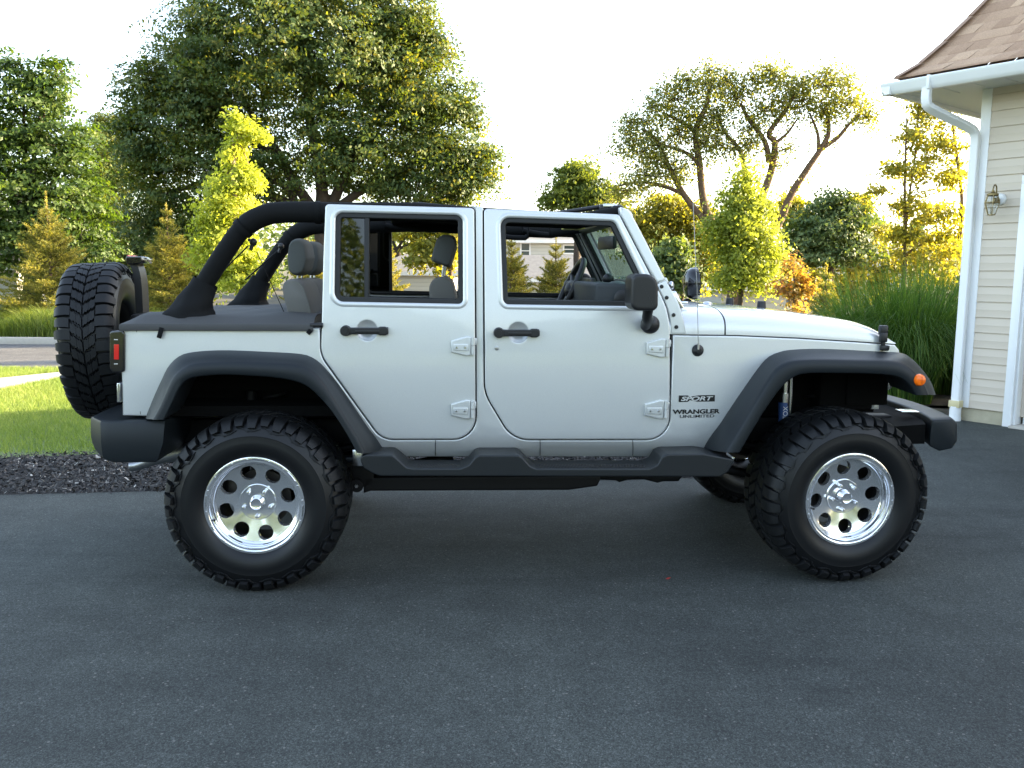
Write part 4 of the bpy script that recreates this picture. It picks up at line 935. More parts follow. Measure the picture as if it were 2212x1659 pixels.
q = Z4([(178, 1031), (488, 1056)]); x0, z0, x1, z1 = rect(*q[0], *q[1]); decal('WRANGLER', (x0+x1)/2, (z0+z1)/2, x1-x0, z0-z1, DECALB, 'model_lettering', CAR, -0.0012, 0.040)
q = Z4([(226, 1067), (452, 1082)]); x0, z0, x1, z1 = rect(*q[0], *q[1]); decal('UNLIMITED', (x0+x1)/2, (z0+z1)/2, x1-x0, z0-z1, DECALB, 'model_lettering', CAR, -0.0012, 0.010)

# ---- side step
ST = Z7([(200, 440), (196, 408), (225, 399), (365, 400), (400, 428), (440, 464), (475, 471), (725, 471), (768, 452), (800, 412), (822, 401), (1030, 401), (1052, 416), (1090, 459), (1122, 472), (1715, 472), (1758, 452), (1782, 411), (1812, 396), (2000, 393), (2165, 424), (2160, 440), (2128, 490), (2088, 515), (300, 511), (260, 496), (215, 470)])
stp = Jl(fillet([(p[0], p[1], 9) for p in ST], 4), -0.15)
for far in (False, True):
    s = MB(); F = (lambda x, y, z: (x, WID-y, z)) if far else (lambda x, y, z: (x, y, z)); s.prism(stp, -0.15, 0.05, 0.006, F, 3); STEP = part(s, 'side_step', STEPM, angle=50)
    if not far:
        for u0, u1 in ((500, 720), (1150, 1710)):
            s = MB(); n = int((u1-u0)/16)
            for k in range(n):
                for r_ in range(3):
                    x, z = J(Z7([(u0+(k+0.5*(r_ % 2))*16, 471)])[0], -0.15); s.box((x, -0.115+r_*0.022, z+0.001), (0.011, 0.012, 0.004), 0.001)
            part(s, 'step_tread', BLACKP, STEP)

# ---- bumpers
bt = J(Z5([(240, 598)])[0], -0.05); bb_ = J(Z5([(490, 832)])[0], -0.05); xe = J(Z5([(556, 600)])[0], -0.05)[0]; xc = J(Z5([(232, 600)])[0], -0.05)[0]; xk = J(Z5([(128, 580)])[0], 0.12)[0]
def bplan(ins, dx=0):
    pts = [(xe-dx, -0.05+ins), (xc, -0.05+ins), (xc-0.05, -0.035+ins), (xk+ins, 0.10), (xk-0.01+ins, 0.25), (xk-0.03+ins, WID/2)]
    return pts + [(x, WID-y) for x, y in pts[:-1][::-1]]
r = MB(); zt_, zb_ = bt[1]+0.01, bb_[1]
rg = []
for z, ins, dx in ((zt_+0.004, 0.05, 0.01), (zt_+0.004, 0.022, 0.0), (zt_, 0.010, 0), (zt_-0.012, 0.003, 0), ((zt_+zb_)/2, 0.0, 0.01), (zb_+0.035, 0.006, 0.035), (zb_+0.008, 0.016, 0.05), (zb_, 0.03, 0.06), (zb_, 0.10, 0.06)): rg.append([(x, y, z+(0.05*max(0, (xc-x))/0.2 if z < zb_+0.04 else 0)) for x, y in bplan(ins, dx)])
r.loft(rg, True, True); part(r, 'rear_bumper', FLARE, angle=30)
fp = Jl(fillet([(p[0], p[1], 6) for p in Z4([(1850, 1093), (1985, 1088), (2020, 1120), (2018, 1236), (1985, 1286), (1900, 1304), (1832, 1270), (1838, 1180)])], 4), 0.10)
r = MB(); rg = []
fc = (sum(p[0] for p in fp)/len(fp), sum(p[1] for p in fp)/len(fp)); NY = 24
def fb(y, s): 
    bow = 0.13*math.sin(math.pi*(y-0.06)/(WID-0.12))**0.7 if 0.06 < y < WID-0.06 else 0
    return [(fc[0]+(x-fc[0])*s+bow, y, fc[1]+(z-fc[1])*s) for x, z in fp]
rg.append(fb(0.088, 0.85)); rg.append(fb(0.092, 0.95)); rg.append(fb(0.104, 1.0))
for k in range(1, NY): rg.append(fb(0.104+(WID-0.208)*k/NY, 1.0))
rg += [fb(WID-0.104, 1.0), fb(WID-0.09, 0.93)]
r.loft(rg, True, True); part(r, 'front_bumper', FLARE, angle=35)
r = MB()
for y in (0.42, WID-0.42): r.box((nx-0.16, y, fc[1]), (0.55, 0.09, 0.12), 0.01)
r.box((nx-0.02, WID/2, fc[1]+0.0), (0.12, 0.9, 0.1), 0.02); part(r, 'bumper_mount', BLACKM)
r = MB(); vx = fc[0]-0.05; NV = 12
r.loft([[(vx-0.34, y, fc[1]-0.055), (vx+bw-0.02, y, fc[1]-0.05), (vx+bw-0.02, y, fc[1]+0.055), (vx-0.34, y, fc[1]+0.035)] for y, bw in [(0.115+(WID-0.23)*k/NV, 0.12*math.sin(math.pi*k/NV)**0.7) for k in range(NV+1)]], True, True); part(r, 'bumper_shade_block', DARKIN)  # added dark block, stands in for the shade behind the front bumper
r = MB(); x, z = J(Z4([(1750, 1040)])[0], 0.35); r.box((x-0.03, 0.35, z), (0.10, 0.08, 0.012), 0.003); part(r, 'bumper_bracket', ALLOY)

# ---- tail lamp, number plate edge
tl = Z5([(243, 48), (318, 42), (332, 62), (332, 288), (262, 292), (243, 270)])
q = Jl(fillet([(p[0], p[1], 6) for p in tl], 4), 0.02); t_ = MB(); t_.prism(q, -0.004, 0.14, 0.006); TL = part(t_, 'tail_lamp', SMOKE)
q = Jl(Z5([(262, 127), (290, 127), (290, 216), (262, 216)]), 0.0); t_ = MB(); t_.prism(q, -0.008, 0.0, 0.001); part(t_, 'red_reflector', REDL, TL)
for zz in (99, 242):
    t_ = MB()
    for dx in (-6, 6):
        x, z = J(Z5([(273+dx, zz)])[0], 0.0); t_.box((x, -0.0055, z), (0.008, 0.003, 0.004), 0.0005)
    part(t_, 'lamp_mark', WHITEL, TL)
q = Jl(Z5([(280, 355), (300, 355), (300, 468), (280, 468)]), 0.06); t_ = MB(); t_.prism(q, 0.05, 0.36, 0.003); part(t_, 'plate_holder', ALLOY)
q = Jl(fillet([(p[0], p[1], 6) for p in tl], 4), 0.02); t_ = MB(); t_.prism(q, WID-0.14, WID+0.004, 0.010); part(t_, 'tail_lamp', SMOKE)

# ---- tonneau cover
tn = MB(); P = []
e0 = J(Z1([(585, 1062)])[0], 0, True); e1 = J(Z1([(2006, 1082)])[0], 0, True); zt1 = J(Z1([(1300, 1040)])[0], 0)[1]
nx_, ny_ = 34, 26; rows = []
xa, xb_ = e0[0]-0.005, e1[0]
for j in range(ny_+1):
    row = []
    for i in range(nx_+1):
        x = xa+(xb_-xa)*i/nx_; y = 0.004+(WID-0.008)*j/ny_
        d = min(y, WID-y); e = min(1, d/0.12); fx = min(1, (x-xa)/0.10)
        z = zt1-0.006+0.045*(1-(1-e)**2)*(1-(1-fx)**2)
        z += 0.006*math.sin(9*x+2*y)*e*fx+0.004*math.sin(21*x-7*y)*e*fx
        row.append((x+(0.02*(1-fx) if 0 else 0), y, z))
    rows.append(row)
tn.loft(rows, False)
tn.loft([[(p[0], 0.004-0.006, p[2]) for p in rows[0]], [(p[0], -0.006-0.004, p[2]-0.012) for p in rows[0]], [(p[0], -0.005, p[2]-0.034) for p in rows[0]]], False)
tn.loft([rows[0], [(p[0], 0.004-0.006, p[2]) for p in rows[0]]], False)
tn.loft([[(r_[0][0]-0.0, r_[0][1], r_[0][2]) for r_ in rows], [(r_[0][0]-0.008, r_[0][1], r_[0][2]-0.035) for r_ in rows]], False)
TON = part(tn, 'tonneau_cover', TONF, angle=60)
for p, q in ((Z1([(882, 1072), (860, 1150)])), (Z1([(1985, 1090), (1960, 1118)]))):
    s = MB(); a_ = J(p, -0.012); c_ = J(q, -0.012); d_ = Vector((c_[0]-a_[0], 0, c_[1]-a_[1])); L_ = d_.length; ang = math.atan2(d_.x, -d_.z)
    s.box(((a_[0]+c_[0])/2, -0.008, (a_[1]+c_[1])/2), (0.022, 0.006, L_), 0.002, rot=Matrix.Rotation(-ang, 3, 'Y')); part(s, 'strap', FABRIC, TON)
s = MB(); x, z = J(Z1([(2030, 1053)])[0], 0.01); s.tube([(x-0.03, 0.0, z), (x+0.03, 0.0, z)], 0.012, 10); part(s, 'cover_clip', BLACKP, TON)

# ---- roll bars
NB = 0.17
pth = spline(Z1([(1085, 925), (1150, 825), (1250, 668), (1345, 520), (1450, 375), (1530, 300), (1620, 252), (1720, 226), (1900, 218), (2085, 222), (2300, 222)]), 5)
nb = Jl(pth, NB)
top_z = nb[-1][1]
wh = J(Z3([(1240, 172)])[0], NB, True)
barN = [(x, z) for x, z in nb]
hoop_x = J(Z2([(1490, 160)])[0], NB)[0]
def bar(y, flip):
    b_ = MB()
    P = [(x, y, z) for x, z in barN]
    R__ = [0.047 if i < 24 else 0.053 if i < 46 else 0.051 for i in range(len(P))]
    b_.tube(P, R__, 14)
    zt_ = J(Z2([(700, 150)])[0], NB)[1]
    b_.tube([(barN[-1][0]-0.1, y, barN[-1][1]), ((barN[-1][0]+hoop_x)/2, y, zt_-0.015), (hoop_x, y, zt_-0.035), (hoop_x+0.5, y, zt_-0.055), (wh[0], y, wh[1]-0.02)], [0.05, 0.045, 0.045, 0.04, 0.04], 12)
    return part(b_, 'roll_bar', FABRIC, angle=60)
RB1 = bar(NB, False); RB2 = bar(WID-NB, True)
zt_ = J(Z2([(700, 150)])[0], NB)[1]
b_ = MB()
for x, zz in ((barN[-8][0], barN[-8][1]), (hoop_x, zt_-0.04)): b_ = MB(); b_.tube([(x, NB, zz), (x, NB+0.15, zz+0.012), (x, WID-NB-0.15, zz+0.012), (x, WID-NB, zz)], 0.042, 12); XB = part(b_, 'cross_bar', FABRIC, angle=60)
b_ = MB(); b_.tube([(hoop_x, NB, zt_-0.05), (hoop_x+0.01, 0.10, 1.3), (hoop_x+0.01, 0.10, 0.9)], 0.042, 12); part(b_, 'pillar_bar', FABRIC, angle=60); b_ = MB(); b_.tube([(hoop_x, WID-NB, zt_-0.05), (hoop_x+0.01, WID-0.10, 1.3), (hoop_x+0.01, WID-0.10, 0.9)], 0.042, 12)
part(b_, 'pillar_bar', FABRIC, angle=60)
# sleeve cuffs, boots at the foot of the bars
for y in (NB, WID-NB):
    b_ = MB(); i = 16
    p = Vector((barN[i][0], 0, barN[i][1])); 
    b_.tube([(barN[k][0], y, barN[k][1]) for k in (21, 22, 23)], 0.0545, 14, caps=False); part(b_, 'sleeve_cuff', FABRIC, RB1 if y < 0.5 else RB2); b_ = MB()
    x, z = J(Z1([(2040, 222)])[0], NB); b_.tube([(x-0.014, y, z), (x+0.014, y, z)], 0.0565, 14); part(b_, 'sleeve_cuff', FABRIC, RB1 if y < 0.5 else RB2)
    b_ = MB(); f0 = Vector((barN[1][0], y, barN[1][1])); rings = []
    cx0, cz0 = J(Z1([(1075, 1000)])[0], NB); 
    for t in range(9):
        s_ = t/8; cen = Vector((barN[8][0], y, barN[8][1])).lerp(Vector((cx0, y-0.02, zt1+0.012)), s_); rr = 0.054+0.075*s_**1.6
        ring = []
        for k in range(28):
            a = 2*math.pi*k/28; wr = 1+0.10*s_*math.sin(3*a+1.2*t)+0.05*s_*math.sin(7*a-0.8*t)
            tilt = (1-s_)*0.55
            ring.append((cen.x+rr*wr*math.cos(a)*1.05, cen.y+rr*wr*math.sin(a)*0.85, cen.z+rr*math.cos(a)*tilt*-1.0*0+rr*math.cos(a)*-(tilt)))
        rings.append(ring)
    b_.loft(rings, True, False); part(b_, 'bar_boot', FABRIC, RB1 if y < 0.5 else RB2, 70)
# folded roof panel skins, straps on top
b_ = MB(); pts = Z2([(610, 112), (700, 96), (860, 92), (980, 98), (1100, 104), (1300, 118), (1420, 138)]); pl = Jl(pts, 0.35)
rings = []
for (x, z) in pl: rings.append([(x, y, z-0.012*abs(math.sin(7*y+x*9))-(0.02 if k in (0, 6) else 0)) for k, y in enumerate([0.2, 0.32, 0.5, 0.78, 1.0, 1.2, 1.36])])
b_.loft(rings, False); b_.loft([[(p[0], p[1], p[2]-0.03) for p in r_] for r_ in rings], False); part(b_, 'folded_top', FABRIC, angle=60)
b_ = MB(); c0 = J(Z3([(1125, 158)])[0], 0.30); b_.box((c0[0]+0.02, 0.30, c0[1]), (0.12, 0.10, 0.04), 0.010); c1 = J(Z3([(1215, 165)])[0], 0.25); b_.box((c1[0], 0.27, c1[1]-0.004), (0.055, 0.16, 0.045), 0.008)
b_.tube([(c0[0]-0.28, 0.3, c0[1]-0.030), (c0[0]-0.15, 0.3, c0[1]-0.01), (c0[0]-0.02, 0.3, c0[1]+0.012)], 0.012, 8); part(b_, 'header_clamp', BLACKP)
b_ = MB(); b_.box((c0[0]+0.015, 0.30, c0[1]+0.012), (0.075, 0.104, 0.022), 0.006); part(b_, 'clamp_plate', ALLOY)
# overhead speaker bar, dome lamp, grab handles
b_ = MB(); b_.box((hoop_x+0.02, WID/2, zt_-0.075), (0.22, 1.10, 0.05), 0.02); part(b_, 'speaker_bar', BLACKP)
x, z = J(Z3([(840, 328)])[0], 0.9); b_ = MB(); b_.box((x, 0.9, z), (0.12, 0.16, 0.012), 0.004); part(b_, 'sun_visor', mat('visor', (0.45, 0.42, 0.10), 0.6))
for pa in ((Z3([(250, 405), (330, 410), (420, 412), (440, 395)]), WID-0.30), (Z3([(400, 345), (480, 365), (560, 378), (625, 385)]), WID-0.25), (Z2([(670, 300), (760, 320), (850, 336), (960, 340), (1030, 330)]), WID-0.22)):
    q = Jl(pa[0], pa[1]); b_ = MB(); b_.tube([(x, pa[1], z) for x, z in q], 0.0165, 10); b_.tube([(q[0][0], pa[1], q[0][1]), (q[0][0]-0.01, pa[1], q[0][1]+0.07)], 0.006, 6); b_.tube([(q[-1][0], pa[1], q[-1][1]), (q[-1][0]+0.01, pa[1], q[-1][1]+0.07)], 0.006, 6); part(b_, 'grab_handle', FABRIC)
# bar knobs and belts in the rear
for p0, p1, y in (((1560, 440), (1815, 1020), NB+0.05), ((1765, 470), (1500, 720), WID-NB-0.08)):
    k0 = J(Z1([p0])[0], y); k1 = J(Z1([p1])[0], y+0.05); b_ = MB(); b_.ball((k0[0], y, k0[1]), 0.020, 12, 8); b_.tube([(k0[0]-0.025, y, k0[1]+0.012), (k0[0], y, k0[1])], 0.008, 8)
    b_.tube([(k0[0], y, k0[1]), (k0[0]-0.015, y, k0[1]-0.04)], 0.010, 8); part(b_, 'bar_knob', BLACKP)
    b_ = MB(); b_.tube([(k0[0], y, k0[1]-0.01), (k1[0], y+0.05, k1[1])], 0.0022 if y < 0.5 else 0.005, 6); part(b_, 'belt_strap', BLACKM)
b_ = MB(); k0 = J(Z1([(1520, 470)])[0], NB+0.1); k1 = J(Z1([(1225, 765)])[0], NB+0.1); b_.tube([(k0[0], NB+0.1, k0[1]), (k1[0], NB+0.1, k1[1])], 0.004, 6); part(b_, 'belt_strap', BLACKM)

# ---- seats
def seat(y, head, back, lean, name, w=0.46, hw=0.26, posts=True, dark=False):
    "head/back: outlines in (x, z) of headrest and backrest"
    o = MB()
    o.pad(back, y-w/2, y+w/2, 3.0, 6, 0.16); so_ = part(o, name, SEATF, angle=60)
    o = MB(); o.pad(head, y-hw/2, y+hw/2, 3.0, 6, 0.25); part(o, 'headrest', SEATD, so_, 60)
    hx_ = sum(p[0] for p in head)/len(head); hz_ = min(p[1] for p in head); bz = max(p[1] for p in back); bx = sum(p[0] for p in back if p[1] > bz-0.06)/max(1, sum(1 for p in back if p[1] > bz-0.06))
    o = MB()
    for d in (-0.06, 0.06): o.tube([(bx, y+d, bz-0.04), (hx_, y+d, hz_+0.06)], 0.006, 8)
    part(o, 'headrest_post', STEEL, so_); return so_
RY = 0.40
hd = Jl(fillet(Z1([(1822, 408, 60), (1940, 410, 70), (1962, 560, 20), (1932, 690, 40), (1815, 690, 50), (1803, 560, 20)]), 5), RY-0.13)
bk = Jl(fillet(Z1([(1770, 715, 40), (1930, 702, 30), (1990, 880, 20), (2040, 1060, 0), (1850, 1060, 0), (1790, 850, 20)]), 4), RY-0.16)
seat(RY, hd, bk, 0, 'rear_seat', 0.42, 0.27); seat(RY+0.40, hd, bk, 0, 'rear_seat', 0.38, 0.27)
FY = 0.42
hd = Jl(fillet(Z2([(1130, 372, 60), (1285, 385, 60), (1296, 470, 30), (1240, 650, 20), (1215, 668, 12), (1060, 612, 20), (1080, 540, 20)]), 4), FY-0.13)
bk = Jl(fillet(Z2([(1085, 765, 60), (1190, 745, 60), (1262, 800, 40), (1300, 960, 10), (1320, 1150, 0), (1070, 1150, 0), (1046, 840, 30)]), 4), FY-0.2)
seat(FY, hd, bk, 0, 'front_seat', 0.46, 0.27); seat(WID-FY, hd, bk, 0, 'front_seat', 0.46, 0.27)

# ---- dashboard and steering wheel
d = MB(); dl = Jl(fillet(Z3([(985, 800, 20), (1060, 800, 30), (1330, 812, 10), (1560, 830, 10), (1560, 1050, 0), (1050, 1050, 0), (985, 990, 0)]), 3), 0.30); d.prism(dl, 0.12, WID-0.12, 0.015); DASH = part(d, 'dashboard', DASHP)
d = MB(); c = J(Z3([(1240, 930)])[0], 0.24); d.ball((c[0], 0.30, c[1]), (0.09, 0.14, 0.085), 16, 10); part(d, 'dash_pad', mat('dash_pad', (0.05, 0.058, 0.06), 0.45), DASH)
d = MB(); x, z = J(Z3([(1275, 945)])[0], 0.13); d.lathe([(0.045, 0.0), (0.05, -0.012), (0.04, -0.018), (0.0, -0.015)], (x, 0.12, z), 'y', 20); part(d, 'air_vent', BLACKP, DASH)
d = MB(); x, z = J(Z3([(1010, 920)])[0], 0.6); d.box((x, 0.75, z), (0.03, 0.34, 0.20), 0.01); part(d, 'centre_console', BLACKP, DASH)
d = MB()
for yy in (0.66, 0.74, 0.82): d.lathe([(0.0, -0.022), (0.022, -0.022), (0.027, 0.0)], (x-0.02, yy, z-0.02), 'x', 16)
part(d, 'control_knob', CHROME, DASH)
d = MB(); x, z = J(Z3([(1148, 770)])[0], 0.75); d.ball((x, 0.75, z), (0.035, 0.04, 0.032), 14, 9); part(d, 'dash_gauge', BLACKP, DASH)
sw = MB(); SY = WID-FY; c = Vector((J(Z3([(805, 860)])[0], SY)[0], SY, J(Z3([(805, 862)])[0], SY)[1])); ax = Vector((0.90, 0, -0.42)).normalized(); u_ = Vector((0.42, 0, 0.90)).normalized(); v_ = Vector((0, 1, 0)); RW_ = 0.198
ring = [c+u_*RW_*math.cos(2*math.pi*k/40)+v_*RW_*math.sin(2*math.pi*k/40) for k in range(41)]
sw.tube(ring, 0.020, 10, caps=False)
for an in (0.0, 2.1, -2.1): 
    e = c+(-u_*math.cos(an)+v_*math.sin(an))*RW_; sw.tube([c+ax*0.03, e], [0.028, 0.014], 8)
sw.ball(c+ax*0.02, (0.05, 0.075, 0.06), 14, 9); sw.tube([c+ax*0.02, c+ax*0.35], 0.03, 10); part(sw, 'steering_wheel', BLACKP, angle=60)
rm = MB(); y = WID/2-0.02; x, z = J(Z3([(1138, 455)])[0], y); rm.box((x, y, z), (0.03, 0.24, 0.075), 0.012, rot=Matrix.Rotation(RAD(12), 3, 'Z')); x2, z2 = J(Z3([(1205, 400)])[0], y); rm.tube([(x, y, z+0.01), (x2+0.03, y, z2+0.01)], 0.008, 8); part(rm, 'rear_view_mirror', BLACKP)

# ---- running gear
u = MB()
for y in (0.42, WID-0.42): u.box((1.35, y, 0.70), (4.1, 0.07, 0.13), 0.01)
part(u, 'chassis_rail', BLACKM)
u = MB(); q = Jl(Z7([(222, 500), (222, 582), (260, 570), (1285, 566), (1430, 545), (1445, 515), (1445, 490)]), 0.30); u.prism(q, 0.22, 0.60, 0.01); part(u, 'skid_plate', BLACKM)
u = MB()
q = Jl(Z7([(1440, 500), (1450, 530), (1540, 535), (1560, 545), (1600, 532), (1690, 530), (1760, 548), (1790, 540), (1870, 540), (1890, 515), (2100, 500)]), 0.5); u.prism(q, 0.5, 0.8, 0.01); part(u, 'gearbox', BLACKM)
HZ = 0.432
for x0 in (0.0, 2.947):
    u = MB(); u.tube([(x0, 0.10, HZ), (x0, WID-0.10, HZ)], 0.045, 14); u.ball((x0, WID/2+(0.18 if x0 > 1 else 0), HZ), (0.15, 0.14, 0.14), 16, 10); part(u, 'axle', BLACKM)
    for far in (False, True):
        F = (lambda y: WID-y) if far else (lambda y: y)
        u = MB(); N_ = 90; xs_ = x0-0.0 if x0 > 1 else x0+0.02
        u.tube([(xs_+0.062*math.cos(k*0.42), F(0.34)+0.062*math.sin(k*0.42), HZ+0.06+k*0.0048) for k in range(N_)], 0.0085, 6); part(u, 'coil_spring', BLACKM)
        sg = -1
        u = MB()
        if x0 > 1:
            a0 = J(Z4([(915, 860)])[0], 0.20); a1 = J(Z4([(908, 1190)])[0], 0.20); sh = x0 
            u.tube([(a0[0], F(0.2), a0[1]+0.10), (a0[0], F(0.2), a0[1]-0.06)], 0.017, 12); u.tube([(a0[0]-0.002, F(0.2), a0[1]-0.05), (a1[0], F(0.2), a1[1]-0.12)], 0.026, 14)
            c0 = J(Z4([(952, 860)])[0], 0.24); c1 = J(Z4([(948, 1140)])[0], 0.24); u.tube([(c0[0], F(0.24), c0[1]+0.1), (c1[0], F(0.24), c1[1]-0.1)], 0.009, 8)
        else: u.tube([(x0-0.16, F(0.3), HZ-0.02), (x0-0.10, F(0.3), HZ+0.5)], 0.027, 12)
        so_ = part(u, 'shock_absorber', ALLOY if x0 > 1 else BLACKM)
        if x0 > 1 and not far:
            g = MB(); b0 = J(Z4([(915, 985)])[0], 0.18); b1 = J(Z4([(915, 1115)])[0], 0.18); g.tube([(b0[0]-0.001, 0.2, b0[1]), (b1[0]-0.001, 0.2, b1[1])], 0.0275, 16, caps=False); part(g, 'shock_label', BLUED, so_)
            tx = bpy.data.curves.new('t', 'FONT'); tx.body = 'FOX'; tx.size = 0.035; tx.align_x = 'CENTER'; tx.align_y = 'CENTER'; tx.extrude = 0.0006
            to = bpy.data.objects.new('tmp', tx); COL.objects.link(to); me = bpy.data.meshes.new_from_object(to.evaluated_get(bpy.context.evaluated_depsgraph_get())); bpy.data.objects.remove(to)
            mm = Matrix.Translation(((b0[0]+b1[0])/2, 0.1705, (b0[1]+b1[1])/2)) @ Matrix.Rotation(RAD(90), 4, 'Y') @ Matrix.Rotation(RAD(90), 4, 'X'); mm = Matrix.Translation(((b0[0]+b1[0])/2, 0.1705, (b0[1]+b1[1])/2)) @ Matrix(((0, -1, 0, 0), (0, 0, -1, 0), (1, 0, 0, 0), (0, 0, 0, 1)))
            me.transform(mm); me.materials.append(WHITEL); lo_ = bpy.data.objects.new('shock_lettering', me); COL.objects.link(lo_); lo_.parent = so_
        u = MB(); x1 = x0+(0.95 if x0 < 1 else -0.85)
        u.tube([(x0, F(0.33), HZ-0.06), (x1, F(0.38), 0.56)], 0.024, 10); u.tube([(x0, F(0.42), HZ+0.10), (x1-0.2 if x0 < 1 else x1+0.2, F(0.48), 0.66)], 0.02, 10)
        part(u, 'control_arm', BLACKM)
u = MB(); jx, jz = J(Z7([(180, 557)])[0], 0.22); u.tube([(jx, 0.20, jz), (jx, 0.34, jz)], 0.035, 16); u.box((jx+0.03, 0.27, jz+0.05), (0.12, 0.10, 0.12), 0.01); u.tube([(jx, 0.27, jz), (0.1, 0.27, HZ-0.05)], 0.022, 10)
AB_ = part(u, 'arm_bracket', BLACKM); u = MB(); u.lathe([(0.0, -0.012), (0.009, -0.012), (0.011, 0.0)], (jx, 0.20, jz), 'y', 6); part(u, 'pivot_bolt', STEEL, AB_)
u = MB(); x, z = J(Z7([(168, 400)])[0], 0.12); u.box((x+0.02, 0.12, z-0.01), (0.06, 0.05, 0.085), 0.004); part(u, 'rail_cap', ALLOY)
u = MB(); x, z = J(Z7([(100, 432)])[0], 0.16); u.tube([(x-0.3, 0.2, z-0.01), (x+0.25, 0.2, z+0.01)], 0.02, 10); part(u, 'brake_pipe', FLARE)
u = MB(); e0_ = J(Z5([(640, 775)])[0], 0.40); e1_ = J(Z5([(400, 838)])[0], 0.40); u.tube([(e0_[0]+0.3, 0.42, e0_[1]+0.05), (e0_[0], 0.40, e0_[1]+0.01), ((e0_[0]+e1_[0])/2, 0.39, (e0_[1]+e1_[1])/2+0.01), (e1_[0], 0.38, e1_[1]), (e1_[0]-0.03, 0.38, e1_[1]-0.003)], [0.05, 0.05, 0.035, 0.03, 0.03], 14); part(u, 'exhaust_pipe', STEEL)
u = MB(); u.tube([(0.0, WID/2, HZ), (1.3, WID/2+0.05, 0.62), (1.7, WID/2+0.1, 0.64), (2.94, WID/2+0.2, HZ)], 0.03, 10); part(u, 'drive_shaft', BLACKM)

# ---- wheels
RT, RR, WT = 0.432, 0.2365, 0.315
def tyre_mb(phase=0.0):
    t = MB(); hw = WT/2
    prof_ = [(RR-0.012, 0.03), (RR-0.004, 0.006), (RR+0.006, -0.004), (RR+0.022, -0.016), (RR+0.055, -0.026), (0.318, -0.027), (0.340, -0.022), (0.344, -0.0225), (0.348, -0.020), (0.375, -0.012), (0.398, 0.004), (0.408, 0.018), (0.412, 0.04), (0.4155, hw)]
    full = prof_+[(r, WT-h) for r, h in prof_[::-1][1:]]
    t.lathe(full, (0, 0, 0), 'y', 96)
    t.mi = 0
    return t
def surf(w_, hgt):
    "tread surface: w from -1 (outer shoulder) to 1; beyond +-1 it runs down the sidewall"
    hw = WT/2; a = abs(w_)
    if a <= 0.86: r = 0.4155-0.006*a*a; y = hw*a*0.96
    else:
        k = (a-0.86)/0.5; cs = [(0.4105, 0.826), (0.409, 0.90), (0.400, 0.985), (0.385, 1.055), (0.362, 1.115)]
        f_ = min(k, 0.999)*4; i = int(f_); g_ = f_-i; r = cs[i][0]+(cs[i+1][0]-cs[i][0])*g_; y = hw*(cs[i][1]+(cs[i+1][1]-cs[i][1])*g_)
    if a <= 0.86: nr, ny = 1.0, 0.0
    else:
        k = (a-0.86)/0.5; an = min(1.0, k*1.5)*RAD(68); nr, ny = math.cos(an), math.sin(an)
    r += nr*hgt; y += ny*hgt
    return r, (hw+math.copysign(y, w_))
def block(t, pts, h0, phi0):
    "pts: (phi, w) outline of a tread block, split along w so that it follows the shoulder"
    top = []; bot = []; low = offset(pts, -0.004)
    for (p, w_) in pts: r, y = surf(w_, h0); top.append((r*math.cos(phi0+p), y, r*math.sin(phi0+p)))
    for (p, w_) in [(q[0], q[1]) for q in pts]: r, y = surf(w_, -0.006); bot.append((r*math.cos(phi0+p), y, r*math.sin(phi0+p)))
    n = len(pts); b = t.add(top+bot, [])
    return top, bot
def lug(t, rows, h0, phi0):
    "rows: (w, phiA, phiB): a lug described as strips across the tread"
    T = []; B = []
    for i, (w_, pa, pb) in enumerate(rows):
        e = 0.0035/0.43
        hh = h0 if 0 < i < len(rows)-1 else h0-0.0005
        for lst, h_, ex in ((T, hh, 0), (B, -0.010, e)):
            r, y = surf(w_, h_)
            for p in (pa-ex, pb+ex): lst.append((r*math.cos(phi0+p), y, r*math.sin(phi0+p)))
    n = len(rows); b = t.add(T+B, []); fs = []
    for i in range(n-1):
        a = 2*i; fs.append((a, a+1, a+3, a+2))
        fs.append((a, a+2, 2*n+a+2, 2*n+a)); fs.append((a+1, 2*n+a+1, 2*n+a+3, a+3))
    fs.append((0, 2*n, 2*n+1, 1)); k = 2*n-2; fs.append((k, k+1, 2*n+k+1, 2*n+k))
    for f_ in fs: t.f.append(tuple(b+i for i in f_)); t.m.append(t.mi)
